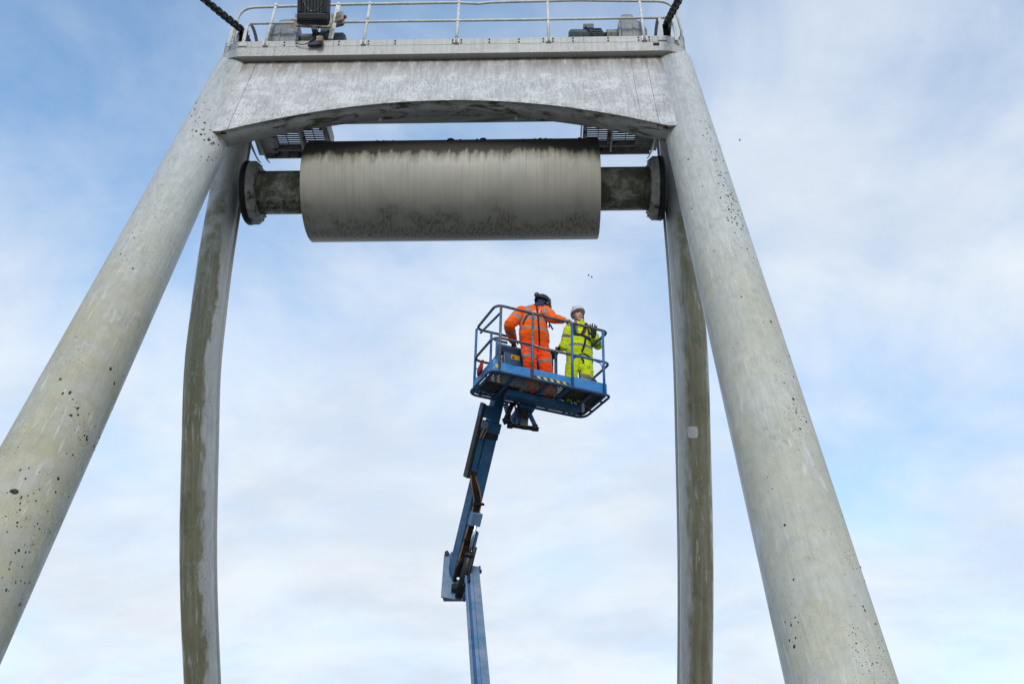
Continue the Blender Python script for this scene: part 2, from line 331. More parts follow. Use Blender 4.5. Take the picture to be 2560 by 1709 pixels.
MAT['chrome'] = simple('cylinder_rod', (0.55, 0.56, 0.58), 0.18, 0.95, 0.1)
MAT['hazy'] = simple('hazard_yellow', (0.60, 0.50, 0.10), 0.6, 0, 0.2, 14, dirt=((0.12, 0.11, 0.08), 16, 0.6))
MAT['hazk'] = simple('hazard_black', (0.03, 0.03, 0.03), 0.6)
MAT['label'] = simple('label_yellow', (0.62, 0.33, 0.015), 0.5, 0, 0.1)
MAT['ground'] = simple('concrete_ground', (0.19, 0.18, 0.16), 0.85, 0, 0.3, 0.6, dirt=((0.11, 0.105, 0.085), 1.2, 0.55), bump=0.2)
MAT['orange'] = cloth('orange_hivis', (1.0, 0.125, 0.004), 0.25)
MAT['orange2'] = cloth('orange_hivis_trousers', (1.0, 0.075, 0.002), 0.06)
MAT['lime'] = cloth('yellow_hivis', (0.62, 0.78, 0.008), 0.55, 7)
MAT['reflect'] = cloth('reflective_tape', (0.27, 0.255, 0.235))
MAT['reflectd'] = cloth('reflective_tape_grimy', (0.22, 0.20, 0.19), 0.3)
MAT['skin'] = simple('skin', (0.58, 0.34, 0.26), 0.5, 0, 0.15, 25)
MAT['skindark'] = simple('lips', (0.30, 0.13, 0.10), 0.5)
MAT['hair'] = simple('hair_dark', (0.03, 0.022, 0.018), 0.7)
MAT['strap'] = simple('harness_webbing', (0.014, 0.014, 0.018), 0.7, 0, 0.3, 30)
MAT['strapred'] = simple('harness_red', (0.32, 0.02, 0.025), 0.7)
MAT['helmdark'] = simple('helmet_dark', (0.035, 0.04, 0.05), 0.38, 0, 0.25, 12)
MAT['helmwhite'] = simple('helmet_white', (0.62, 0.60, 0.68), 0.35, 0, 0.1, 12)
MAT['glove'] = simple('glove_black', (0.012, 0.012, 0.016), 0.75, 0, 0.3, 30)
MAT['boot'] = simple('boot_brown', (0.06, 0.035, 0.022), 0.7, 0, 0.4, 14)
MAT['navy'] = simple('navy_hood', (0.03, 0.045, 0.09), 0.85, 0, 0.3, 20)
MAT['print'] = simple('white_print', (0.70, 0.62, 0.58), 0.7, 0, 0.1)
MAT['eye'] = simple('eye_dark', (0.03, 0.02, 0.02), 0.3)
MAT['bagbrown'] = simple('brown_canvas', (0.09, 0.04, 0.028), 0.8, 0, 0.4, 14)
MAT['bird'] = simple('bird_dark', (0.04, 0.04, 0.045), 0.8)

# ------------------------------------------------------------------ mesh helper
LIFT = Matrix.Translation((0, 0, EYE))        # heights below are measured from the eye level
WORLD0 = {}
def catmull(pts, n=8):
    P = [Vector(p) for p in pts]; out = []
    for i in range(len(P)-1):
        p0 = P[i-1] if i else P[0]*2-P[1]; p1, p2 = P[i], P[i+1]; p3 = P[i+2] if i+2 < len(P) else P[-1]*2-P[-2]
        for k in range(n):
            t = k/n
            out.append(0.5*((2*p1)+(p2-p0)*t+(2*p0-5*p1+4*p2-p3)*t*t+(3*p1-p0-3*p2+p3)*t**3))
    out.append(P[-1]); return out
def fillet(pts, r, n=6, closed=False):
    P = [Vector(p) for p in pts]; out = []
    N = len(P)
    for i in range(N):
        if not closed and i in (0, N-1): out.append(P[i]); continue
        a, b, c = P[i-1], P[i], P[(i+1) % N]
        rr = r[i] if isinstance(r, (list, tuple)) else r
        d1, d2 = (a-b).normalized(), (c-b).normalized()
        ang = d1.angle(d2); L = min(rr/math.tan(ang/2), (a-b).length*0.49, (c-b).length*0.49)
        s, e = b+d1*L, b+d2*L
        for k in range(n+1):
            t = k/n
            out.append(s*(1-t)**2+b*2*t*(1-t)+e*t*t)
    return out
class MB:
    def __init__(s, M=LIFT): s.M = M; s.v = []; s.f = []; s.uv = []; s.mi = []; s.sm = []; s.cur = 0
    def vert(s, p): s.v.append(Vector(p)); return len(s.v)-1
    def face(s, idx, uv=None, smooth=False): s.f.append(tuple(idx)); s.uv.append(uv); s.mi.append(s.cur); s.sm.append(smooth)
    def quad(s, a, b, c, d, uv=None): s.face([s.vert(p) for p in (a, b, c, d)], uv)
    def box(s, c, size, axes=None, taper=None):
        c = Vector(c); ax = [Vector(a).normalized() for a in axes] if axes else [Vector((1, 0, 0)), Vector((0, 1, 0)), Vector((0, 0, 1))]
        h = [x/2 for x in size]; ids = []
        for k in (-1, 1):
            tx, ty = (taper if taper and k == 1 else (1, 1))
            for j in (-1, 1):
                for i in (-1, 1):
                    ids.append(s.vert(c+ax[0]*i*h[0]*tx+ax[1]*j*h[1]*ty+ax[2]*k*h[2]))
        flip = ax[0].cross(ax[1]).dot(ax[2]) < 0
        def uvq(q, u, w):
            return [(s.v[ids[i]].dot(ax[u]), s.v[ids[i]].dot(ax[w])) for i in q]
        for q, u, w in (((0, 2, 3, 1), 0, 1), ((4, 5, 7, 6), 0, 1), ((0, 1, 5, 4), 0, 2), ((2, 6, 7, 3), 0, 2), ((0, 4, 6, 2), 1, 2), ((1, 3, 7, 5), 1, 2)):
            q = q[::-1] if flip else q
            s.face([ids[i] for i in q], uvq(q, u, w))
        return s
    def beam(s, a, b, w, h, upv=(0, 0, 1)):
        a, b = Vector(a), Vector(b); d = (b-a); z = d.normalized(); x = Vector(upv).cross(z)
        if x.length < 1e-4: x = Vector((1, 0, 0)).cross(z)
        x.normalize(); y = z.cross(x)
        return s.box((a+b)/2, (w, h, d.length), (x, y, z))
    def tube(s, path, r, seg=12, ref=(0, 0, 1), caps=True, turn0=0.0, smooth=True, closed=False):
        P = [Vector(p) for p in path]; n = len(P); ref = Vector(ref); rings = []; run = 0
        prev = None
        for i in range(n):
            if closed: t = P[(i+1) % n]-P[i-1]
            else: t = (P[min(i+1, n-1)]-P[max(i-1, 0)])
            t.normalize()
            if prev is None:
                x = ref-t*ref.dot(t)
                if x.length < 1e-3: x = Vector((1, 0.3, 0))-t*Vector((1, 0.3, 0)).dot(t)
            else: x = prev-t*prev.dot(t)
            x.normalize(); prev = x; y = t.cross(x)
            rr = r[i] if isinstance(r, (list, tuple)) else r
            if i: run += (P[i]-P[i-1]).length
            rings.append(([s.vert(P[i]+x*math.cos(2*math.pi*k/seg+turn0)*rr+y*math.sin(2*math.pi*k/seg+turn0)*rr) for k in range(seg)], run))
        m = n if closed else n-1
        for i in range(m):
            A, ra = rings[i]; B, rb = rings[(i+1) % n]
            for k in range(seg):
                k2 = (k+1) % seg
                s.face((A[k], A[k2], B[k2], B[k]), [(k/seg, ra), ((k+1)/seg, ra), ((k+1)/seg, rb), (k/seg, rb)], smooth)
        if caps and not closed:
            s.face(rings[0][0][::-1], [(0.5, 0)]*seg); s.face(rings[-1][0], [(0.5, run)]*seg)
        return s
    def loft(s, rings, smooth=True):
        """rings: list of point lists of equal length"""
        R = [[s.vert(p) for p in r] for r in rings]; n = len(rings[0])
        for A, B in zip(R[:-1], R[1:]):
            for k in range(n):
                s.face((A[k], A[(k+1) % n], B[(k+1) % n], B[k]), None, smooth)
        s.face(R[0][::-1], None, smooth); s.face(R[-1], None, smooth)
        return s
    def ellip(s, c, ax, seg=16, rg=10):
        c = Vector(c); rings = []
        for i in range(rg+1):
            t = math.pi*(i/rg); t = min(max(t, 0.04), math.pi-0.04)
            rings.append([c-ax[2]*math.cos(t)+(ax[0]*math.cos(2*math.pi*k/seg)+ax[1]*math.sin(2*math.pi*k/seg))*math.sin(t) for k in range(seg)])
        return s.loft(rings)
    def prism(s, poly, d):
        """closed polygon of points extruded by vector d"""
        d = Vector(d); P = [Vector(p) for p in poly]; n = len(P)
        nrm = Vector()
        for i in range(n): nrm += (P[i]-P[0]).cross(P[(i+1) % n]-P[0])
        if nrm.dot(d) > 0: P = P[::-1]
        A = [s.vert(p) for p in P]; B = [s.vert(p+d) for p in P]
        s.face(A); s.face(B[::-1])
        for i in range(n):
            j = (i+1) % n; s.face((A[j], A[i], B[i], B[j]))
        return s
    def cyl(s, a, b, r, seg=20, ref=(0, 0, 1)): return s.tube([a, b], r, seg, ref)
    def build(s, name, mat, parent=None, label=None, cat=None, group=None, kind=None, bevel=0.0, origin=None):
        vs = [s.M @ p for p in s.v]
        lo = Vector((min(p[i] for p in vs) for i in range(3))); hi = Vector((max(p[i] for p in vs) for i in range(3)))
        o0 = Vector(origin) if origin else (lo+hi)/2
        me = bpy.data.meshes.new(name); me.from_pydata([p-o0 for p in vs], [], s.f)
        mats = mat if isinstance(mat, (list, tuple)) else [mat]
        for x in mats: me.materials.append(MAT[x] if isinstance(x, str) else x)
        ul = me.uv_layers.new(name='UVMap')
        for p, uv in zip(me.polygons, s.uv):
            if uv:
                for li, q in zip(p.loop_indices, uv): ul.data[li].uv = q
        me.polygons.foreach_set('material_index', s.mi); me.polygons.foreach_set('use_smooth', s.sm); me.update()
        o = bpy.data.objects.new(name, me); COL.objects.link(o)
        put(o, o0, parent); tag(o, label, cat, group, kind)
        if bevel:
            b = o.modifiers.new('bevel', 'BEVEL'); b.width = bevel; b.segments = 2; b.limit_method = 'ANGLE'
        return o
def put(o, o0, parent):
    WORLD0[o.name] = Vector(o0)
    if parent: o.parent = parent; o.location = Vector(o0)-WORLD0[parent.name]
    else: o.location = o0
def tag(o, label=None, cat=None, group=None, kind=None):
    for k, v in (('label', label), ('category', cat), ('group', group), ('kind', kind)):
        if v: o[k] = v
def thing(name, loc, label, cat, group=None):
    o = bpy.data.objects.new(name, None); COL.objects.link(o); o.empty_display_size = 0.3
    put(o, LIFT @ Vector(loc), None); tag(o, label, cat, group); return o
def bars_mesh(s, pts, w): pass

# ------------------------------------------------------------------ ground
g = MB(Matrix.Identity(4)); n = 20; L = 1500
g.quad((-L, -L, 0), (L, -L, 0), (L, L, 0), (-L, L, 0)); g.build('ground', 'ground', kind='structure')

# ------------------------------------------------------------------ lifting gantry
def legX(h): return 4.292-0.013175*h
def legY(h): return 9.0556+0.35957*h
def legR(h): return 0.513-0.0089*h
gantry = thing('lifting_gantry', (0, 14, -EYE), 'tall weathered white steel gantry on four tubular legs with an arched cross beam', 'gantry')
FRONT = {}
for sx, mt, lb in ((-1, 'legL', 'left front leg with olive algae and a large moss spot'), (1, 'legR', 'right front leg, paler, moss tufts along its outer edge')):
    hs = [-1.6+15.22*i/40 for i in range(41)]
    b = MB().tube([(sx*legX(h), legY(h), h) for h in hs], [legR(h) for h in hs], 72, ref=(0, 1, 0))
    FRONT[sx] = b.build('front_leg', mt, gantry, label=lb)
    for hw_ in ((12.45, 8.3) if sx > 0 else (9.6, 5.4)):
        cw = Vector((sx*legX(hw_), legY(hw_), hw_)); axw = Vector((-sx*0.013175, 0.35957, 1)).normalized(); xw = axw.orthogonal().normalized(); yw = axw.cross(xw); rw = legR(hw_)-0.0008
        MB().tube([cw+(xw*math.cos(q)+yw*math.sin(q))*rw for q in [2*math.pi*k/64 for k in range(64)]], 0.0032, 6, closed=True).build('weld_seam', 'ledge', FRONT[sx])
    # footing
    MB().cyl((sx*legX(-1.55), legY(-1.55), -1.6), (sx*legX(-1.55), legY(-1.55), -1.5), 0.85, 40).build('leg_base', 'trim', gantry)
def leg_hit(x, y, sx):
    """point and outward normal on a front leg seen in a given direction from the quay"""
    d = (fw + r2*((x-1280)/2490) + u2*((854.5-y)/2490)).normalized(); o = Vector((1.4235, 0, 0))
    t = 4.0
    for _ in range(400):
        p = o+d*t; a0 = Vector((sx*legX(p.z), legY(p.z), p.z)); axd = Vector((-sx*0.013175, 0.35957, 1)).normalized()
        w = p-a0; w = w-axd*w.dot(axd); gap = w.length-legR(p.z)
        if gap < 0.002: return p, w.normalized(), axd
        t += max(0.003, gap*0.8)
        if t > 30: return None
rg0 = random.Random(21)
MAT['moss'] = simple('moss_tuft', (0.052, 0.058, 0.022), 0.95, 0, 0.5, 40)
def tufts(sx, spec, leg):
    b = MB()
    for cx, cy, wx, wy, n_, r0 in spec:
        for _ in range(n_):
            k = rg0.gauss(0, 1); hit = leg_hit(cx+k*wx[0]+rg0.gauss(0, 1)*wy[0], cy+k*wx[1]+rg0.gauss(0, 1)*wy[1], sx)
            if not hit: continue
            p, nv_, axd = hit; r = r0*(0.4+1.1*rg0.random()**2); tv = axd.cross(nv_).normalized()
            b.ellip(p, (tv*r*rg0.uniform(0.7, 1.2), axd*r*rg0.uniform(0.8, 1.7), nv_*r*0.32), 7, 4)
    b.build('moss_tufts', 'moss', leg, kind='stuff')
tufts(-1, [(500, 300, (22, 45), (14, 22), 70, 0.017), (470, 250, (16, 40), (12, 20), 30, 0.015), (215, 1060, (25, 60), (14, 30), 34, 0.016), (190, 1230, (40, 60), (40, 50), 34, 0.010),
           (60, 1300, (20, 30), (38, 50), 60, 0.009), (60, 1480, (25, 40), (25, 40), 50, 0.009), (300, 950, (14, 30), (12, 25), 12, 0.015), (37, 1228, (0, 0), (0.5, 0.5), 2, 0.036), (330, 600, (60, 110), (30, 40), 16, 0.011)], FRONT[-1])
tufts(1, [(1800, 420, (24, 75), (10, 30), 80, 0.012), (1835, 520, (14, 50), (8, 25), 90, 0.013), (1770, 290, (14, 50), (10, 30), 26, 0.010), (1990, 1000, (30, 90), (14, 40), 34, 0.012),
          (1900, 640, (22, 60), (20, 40), 30, 0.013), (1860, 1200, (90, 260), (60, 120), 26, 0.010), (2130, 1420, (40, 130), (14, 30), 18, 0.014), (1980, 1560, (10, 40), (12, 40), 10, 0.008), (1720, 460, (20, 90), (25, 60), 18, 0.010)], FRONT[1])
BACK = [(14.72, 13.5), (14.74, 12.2), (14.76, 10.95), (14.79, 9.9), (14.88, 9.0), (15.06, 7.9), (15.50, 6.8), (16.36, 4.92), (17.55, 3.12), (19.0, 1.3), (20.8, -0.6), (21.9, -1.6)]
for X, mt, lb in ((-4.235, 'backL', 'left rear leg, dark green algae beside a clean white strip'), (4.165, 'backR', 'right rear leg with brown green streak and a white patch')):
    path = catmull([(X, y, h) for y, h in BACK][::-1], 6)
    RB = 0.285 if X < 0 else 0.272
    b = MB().tube(path, RB, 56, ref=(0, 1, 0)); leg = b.build('rear_leg', mt, gantry, label=lb)
    # edge flange welded along the inner side
    s = -1 if X > 0 else 1
    f = MB()
    for a, c in zip(path[:-1], path[1:]):
        a, c = Vector(a), Vector(c)
        o1, o2 = Vector((s*0.27, 0.06, 0)), Vector((s*0.315, 0.06, 0)); tk = Vector((0, 0.03, 0))
        q = [a+o1, a+o2, c+o2, c+o1]
        f.prism(q, tk)
    f.build('edge_flange', 'trim', leg)
    if X > 0:      # bare square patch on the leg, a stuck-on plate
        yy, hh = 15.88, 6.73 
        a = R_(-97); nrm = Vector((math.cos(a), math.sin(a), 0))
        t = Vector((0, 0.42, -0.9)).normalized(); pc = Vector((X-0.05, 0, 0))
# white patch where a label was removed
def on_back(X, h):
    for (y1, h1), (y2, h2) in zip(BACK[:-1], BACK[1:]):
        if h2 <= h <= h1: return y1+(y2-y1)*(h1-h)/(h1-h2)
hp = 6.82
b = MB(); yc = on_back(4.165, hp); t = Vector((0, on_back(4.165, hp-0.4)-on_back(4.165, hp+0.4), -0.8)).normalized()
nv = Vector((0, -1, 0)); nv = (nv-t*nv.dot(t)).normalized(); xv = Vector((1, 0, 0)); c0 = Vector((4.165, yc, hp))
NU, NV = 8, 4; grid = []
for j in range(NV+1):
    row = []
    for i in range(NU+1):
        an = R_(-32+36*i/NU); k = (j/NV-0.5)*0.19
        row.append(b.vert(c0+t*k+(nv*math.cos(an)+xv*math.sin(an))*0.2755))
    grid.append(row)
for j in range(NV):
    for i in range(NU):
        if (i in (0, NU-1)) and (j in (0, NV-1)):
            q = [grid[j][i], grid[j][i+1], grid[j+1][i+1], grid[j+1][i]]
            dropk = {(0, 0): 0, (NU-1, 0): 1, (NU-1, NV-1): 2, (0, NV-1): 3}[(i, j)]
            b.face([x for k, x in enumerate(q) if k != dropk], None, True)
        else: b.face((grid[j][i], grid[j][i+1], grid[j+1][i+1], grid[j+1][i]), None, True)
b.build('white_patch', simple('bare_white_patch', (0.60, 0.59, 0.57), 0.6, 0, 0.1), gantry, label='small clean white square patch on the right rear leg')

# cross beam: leaned front face, arched soffit
def archh(X): return 12.055-0.0665*X*X if abs(X) < 3.72 else 12.055-0.0665*3.72**2
def panY(h, off=0.33): return legY(h)-off
TOP = 13.55
XS = [-4.05+8.1*i/60 for i in range(61)]
cb = MB(); rows = []
for X in XS:
    hb = archh(X)+0.0
    rows.append([cb.vert((X, panY(hb)+0.02, hb)), cb.vert((X, panY(TOP)+0.02, TOP)), cb.vert((X, panY(TOP)+0.44, TOP)), cb.vert((X, panY(hb)+0.42, hb))])
for a, b2, X1, X2 in zip(rows[:-1], rows[1:], XS[:-1], XS[1:]):
    for k in range(4):
        k2 = (k+1) % 4
        cb.face((a[k], b2[k], b2[k2], a[k2])[::-1] if False else (a[k], a[k2], b2[k2], b2[k]), [(X1, k*0.43), (X1, k2*0.43 if k2 else 1.72), (X2, k2*0.43 if k2 else 1.72), (X2, k*0.43)], k == 3)
cb.face(rows[0]); cb.face(rows[-1][::-1])
beam = cb.build('cross_beam', 'soffit', gantry)
def plate(x0, x1, name='beam_plate', slant=0.0):
    """front plate between two X positions; slant moves the lower end outwards"""
    p = MB(); N = max(2, int(abs(x1-x0)*8)); f, bk = [], []
    for i in range(N+1):
        X = x0+(x1-x0)*i/N; hb = archh(X)-0.012
        f.append((p.vert((X, panY(hb), hb)), p.vert((X, panY(TOP-0.005), TOP-0.005)), X, hb)); bk.append((p.vert((X, panY(hb)+0.018, hb)), p.vert((X, panY(TOP-0.005)+0.018, TOP-0.005))))
    for i in range(N):
        a, c = f[i], f[i+1]
        K = lambda h: (TOP-h)*1.063
        p.face((a[0], c[0], c[1], a[1]), [(a[2], K(a[3])), (c[2], K(c[3])), (c[2], 0), (a[2], 0)])
        p.face((a[0], bk[i][0], bk[i+1][0], c[0])); p.face((a[1], c[1], bk[i+1][1], bk[i][1]))
    p.face((f[0][0], f[0][1], bk[0][1], bk[0][0])); p.face((f[-1][0], bk[-1][0], bk[-1][1], f[-1][1]))
    return p.build(name, 'plate', beam)
for x0, x1 in ((-4.02, -3.632), (-3.624, 3.30), (3.305, 3.58), (3.588, 4.02)): plate(x0, x1)
# drip pegs under the arch and rusty corner brackets
for X in (-1.20, 1.20):
    h = archh(X); MB().cyl((X, panY(h)+0.38, h+0.01), (X, panY(h)+0.38, h-0.075), 0.028, 12).build('drain_peg', 'trim', beam)
for sx in (-1, 1):
    h = archh(3.7)
    r = MB(); r.box((sx*3.70, panY(h)+0.05, h-0.012), (0.10, 0.06, 0.014)); r.box((sx*3.75, panY(h)+0.02, h-0.03), (0.05, 0.03, 0.05)); r.build('rusty_bracket', 'rust', beam)

DECKM = LIFT @ Matrix.Translation((0, 0.1, 0.1))
MB.__init__.__defaults__ = (DECKM,)      # everything on the deck
# deck ledge with rounded ends
def outline(off=0.0):
    rr = 0.53+off; cx, cy = 3.915, 13.88; pts = []
    for k in range(17):
        a = math.pi/2*k/16; pts.append((-cx-rr*math.cos(a), cy-rr*math.sin(a)))
    for k in range(17):
        a = math.pi/2*(1-k/16); pts.append((cx+rr*math.cos(a), cy-rr*math.sin(a)))
    return pts+[(cx+rr, 15.25), (-cx-rr, 15.25)]
O = outline(-0.02)
deck = MB().prism([(x, y, 13.452) for x, y in O], (0, 0, 0.205)).build('deck', 'soffit', gantry)
def band(x0, x1, h0, h1, off, name, mat, n=60, th=0.02):
    """strip of facing plate following the deck outline between two arc positions"""
    P = [Vector((x, y, 0)) for x, y in outline(off)][:34]; Q = [Vector((x, y, 0)) for x, y in outline(off-th)][:34]
    P = [Vector((P[0].x, 15.2, 0))]+P+[Vector((P[-1].x, 15.2, 0))]; Q = [Vector((Q[0].x, 15.2, 0))]+Q+[Vector((Q[-1].x, 15.2, 0))]
    def cut(P):
        acc = [0]
        for a, c in zip(P[:-1], P[1:]): acc.append(acc[-1]+(c-a).length)
        mid = acc[-1]/2; acc = [x-mid for x in acc]
        return acc
    acc = cut(P)
    def at(sv, A):
        sv = min(max(sv, acc[0]), acc[-1])
        for i in range(len(A)-1):
            if acc[i] <= sv <= acc[i+1]+1e-9:
                t = (sv-acc[i])/max(1e-9, acc[i+1]-acc[i]); return A[i].lerp(A[i+1], t)
        return A[-1]
    x0 = max(x0, acc[0]); x1 = min(x1, acc[-1]); st = [x0+(x1-x0)*i/n for i in range(n+1)]
    b = MB(); up_ = Vector((0, 0, 1)); R = []
    for sv in st:
        p, q = at(sv, P), at(sv, Q); R.append([b.vert(p+up_*h0), b.vert(p+up_*h1), b.vert(q+up_*h1), b.vert(q+up_*h0)])
    for i in range(n):
        a, c = R[i], R[i+1]; L = h1-h0
        b.face((a[0], c[0], c[1], a[1]), [(st[i], L), (st[i+1], L), (st[i+1], 0), (st[i], 0)])
        b.face((a[1], c[1], c[2], a[2])); b.face((a[3], a[0], a[1], a[2]) if False else (a[2], c[2], c[3], a[3])); b.face((a[0], a[3], c[3], c[0]))
    b.face((R[0][0], R[0][1], R[0][2], R[0][3])); b.face(R[-1][::-1])
    return b.build(name, mat, gantry)
for a, c in ((-9, -3.286), (-3.279, 3.235), (3.242, 9)): band(a, c, 13.446, 13.665, 0.0, 'ledge_plate', 'ledge')
toes = [-4.25, -2.2, -0.05, 1.55, 2.45, 3.72, 4.35]
for a, c in zip(toes[:-1], toes[1:]): band(a, c-0.005, 13.668, 13.812, 0.004, 'toe_plate', 'ledge', 24, 0.012)
bo = MB()
for X in (-3.9, -3.45, -3.12, -2.1, -1.55, -1.05, 0.02, 0.18, 0.7, 1.25, 1.70, 1.88, 2.25, 2.9, 3.46, 3.66, 3.95, 4.02):
    for h in (13.702, 13.772):
        if abs(X) < 3.9: bo.cyl((X, 13.349, h), (X, 13.333, h), 0.016, 8, ref=(1, 0, 0))
bo.build('toe_bolts', 'rustbolt', gantry, kind='stuff')
MB().box((3.78, 13.342, 13.60), (0.11, 0.012, 0.055)).build('drain_slot', 'gap', gantry)
# handrail, raked back
RK = 0.18; Y0 = 13.32
def rk(X, h, o=0.0): return (X, Y0+RK*(h-13.7)+o, h)
rail = MB()
LT, LM = 14.98, 14.38
pl = [rk(-4.02, 13.95), rk(-4.16, 14.55), rk(-4.06, LT), rk(-3.4, LT)]
top = [Vector((-4.28, 14.6, 13.7)), Vector((-4.25, 14.05, 14.35)), Vector(rk(-4.22, 14.62, 0.22)), Vector(rk(-4.17, LT)), Vector(rk(-3.75, LT))]
toprail = fillet([(-4.33, 14.25, 13.66), (-4.27, 13.78, 14.40), (-4.19, 13.60, LT), (-2.2, 13.555, LT), (0, 13.555, LT+0.005), (0.45, 13.56, LT-0.025), (0.75, 13.555, LT), (2.4, 13.555, LT+0.02), (4.22, 13.60, LT), (4.36, 13.78, 14.40), (4.38, 14.25, 13.66)], [0, .12, .38, .3, .2, .2, .2, .3, .38, .12, 0], 8)
hr = MB().tube(toprail, 0.027, 12).build('top_rail', 'rail', gantry)
MB().tube([rk(-3.84, LM), rk(-1, LM+0.005), rk(1.2, LM-0.004), rk(4.04, LM)], 0.025, 12).build('mid_rail', 'rail', gantry)
for X in (-3.47, -1.64, 0.09, 1.80, 3.57):
    p = MB().tube([rk(X, 13.69), rk(X, LT-0.01)], 0.029, 12)
    for h in (LT, LM): p.tube([rk(X, h-0.045), rk(X, h+0.03)], 0.036, 12)
    p.box(rk(X, 13.735, -0.005), (0.10, 0.012, 0.11)); p.build('rail_post', 'rail', gantry)
for X in (-4.03, 4.19):
    p = MB().tube([(X, 13.42, 13.66), (X+(-0.1 if X < 0 else -0.02), 13.56, 14.42)], 0.029, 12); p.build('rail_post', 'rail', gantry)
p = MB().beam(rk(-2.27, 13.85), rk(-2.245, 15.0), 0.085, 0.03, (0, 1, 0)); p.box(rk(-2.245, LT, 0), (0.06, 0.07, 0.06)); p.build('rail_post', 'rail', gantry)

MB.__init__.__defaults__ = (LIFT,)
# ------------------------------------------------------------------ hanging access platforms
for sx, lab in ((-1, 'small grating platform with gussets under the beam beside the left rear leg'), (1, 'small grating platform with mossy gusset under the beam beside the right rear leg')):
    t = thing('access_platform', (sx*3.2, 14.9, 12.6), lab, 'platform', 'grating platforms under the beam')
    H = 12.86; xa, xb = 2.50, 3.52
    frame = MB()
    for x in (2.50, 2.98, 3.52): frame.box((sx*x, 14.62, H-0.03), (0.075, 1.15, 0.09))
    frame.box((sx*3.05, 15.2, H-0.02), (1.15, 0.05, 0.14)); frame.build('platform_frame', 'mossplate', t, bevel=0.004)
    for i in range(19): MB().box((sx*3.01, 14.06+i*0.062, H+0.02), (1.0, 0.012, 0.03)).build('grating_bar', 'grate', t)
    for x in (2.53, 2.76, 2.945, 3.02, 3.30, 3.49): MB().box((sx*x, 14.62, H+0.03), (0.012, 1.15, 0.014)).build('cross_rod', 'grate', t)
    k = MB(); k.prism([(sx*2.44, 14.05, H-0.06), (sx*2.44, 15.2, H-0.06), (sx*2.44, 15.2, H+0.22), (sx*2.44, 14.05, H+0.22)], (sx*-0.012, 0, 0)); k.build('kick_plate', 'trim', t)
    MB().box((sx*3.1, 15.31, 12.80), (1.35, 0.03, 0.26)).build('rear_plate', 'mossplate', t)
    MB().prism([(sx*2.995, 14.1, H-0.07), (sx*2.995, 15.2, H-0.07), (sx*2.995, 15.25, H-0.19), (sx*2.995, 15.05, H-0.19)], (0.03, 0, 0)).build('rib', 'trim', t)
    w = MB(); w.prism([(sx*3.53, 14.0, 12.90), (sx*3.53, 15.35, 12.78), (sx*3.92, 15.35, 12.78), (sx*3.92, 14.0, 12.90)], (0, 0, 0.02)); w.build('cover_plate', 'trim' if sx < 0 else 'mossplate', t)
    for x in ((3.90, 4.08) if sx < 0 else (3.93,)):
        MB().prism([(sx*x, 14.3, 12.96), (sx*(x-0.02), 15.3, 12.86), (sx*(x-0.18), 15.42, 12.64), (sx*(x-0.15), 15.30, 12.62), (sx*(x-0.02), 14.3, 12.72)], (sx*-0.022, 0, 0)).build('gusset', 'trim', t)
    # hangers tying the platform to the underside of the deck
    for x in (2.6, 3.4): MB().box((sx*x, 14.75, 13.17), (0.05, 0.05, 0.57)).build('hanger', 'trim', t)

# ------------------------------------------------------------------ drum
DY, DH = 14.46, 11.165
drum = thing('roller_drum', (0, DY, DH), 'big stained grey roller drum with black soiled top hung under the beam', 'drum')
def xtube(stations, mat, name, parent, seg=96):
    b = MB(); R = []
    for X, r in stations:
        R.append([b.vert((X, DY-math.sin(2*math.pi*k/seg)*r, DH+math.cos(2*math.pi*k/seg)*r)) for k in range(seg)])
    for i in range(len(R)-1):
        (X1, r1), (X2, r2_) = stations[i], stations[i+1]; flat = abs(X1-X2) < 1e-6
        for k in range(seg):
            k2 = (k+1) % seg
            b.face((R[i][k], R[i][k2], R[i+1][k2], R[i+1][k]), [(X1, k/seg), (X1, (k+1)/seg), (X2, (k+1)/seg), (X2, k/seg)], not flat and abs(r1-r2_) < 0.05)
    b.face(R[0][::-1], [(0, 0.3)]*seg); b.face(R[-1], [(0, 0.3)]*seg)
    return b.build(name, mat, parent)
dr = xtube([(-2.555, 0.80), (-2.555, 0.892), (-2.54, 0.906), (2.64, 0.906), (2.655, 0.892), (2.655, 0.80)], 'drum', 'drum_shell', drum, 160)
for sx in (-1, 1):
    OX = 0.13 if sx < 0 else 0.03      # bearings sit a little off centre
    xs = sorted((sx*2.50, sx*3.62)); xtube([(xs[0], 0.392), (xs[1], 0.392)], 'shaft', 'shaft', drum)
    fl = [(3.60, 0.44), (3.60, 0.50), (3.63, 0.545), (3.66, 0.55), (3.665, 0.575), (3.74, 0.575), (3.745, 0.55)]
    fl = [(sx*(a-OX), r) for a, r in fl]; fl = fl if sx > 0 else fl[::-1]
    f = xtube(fl, 'mossplate', 'end_flange', drum)
    gk = [(sx*(3.746-OX), 0.50), (sx*(3.75-OX), 0.575), (sx*(3.83-OX), 0.585), (sx*(3.86-OX), 0.56)]; gk = gk if sx > 0 else gk[::-1]
    xtube(gk, 'rubber', 'bearing_seal', drum)
    nb = MB()
    for k in range(16):
        a = 2*math.pi*k/16; c = Vector((0, DY-math.sin(a)*0.505, DH+math.cos(a)*0.505)); x1 = sx*(3.60-OX)
        nb.cyl((x1, c.y, c.z), (sx*(3.585-OX), c.y, c.z), 0.014, 6, ref=(0, 1, 0))
    nb.build('flange_bolts', 'rustbolt', f, kind='stuff')
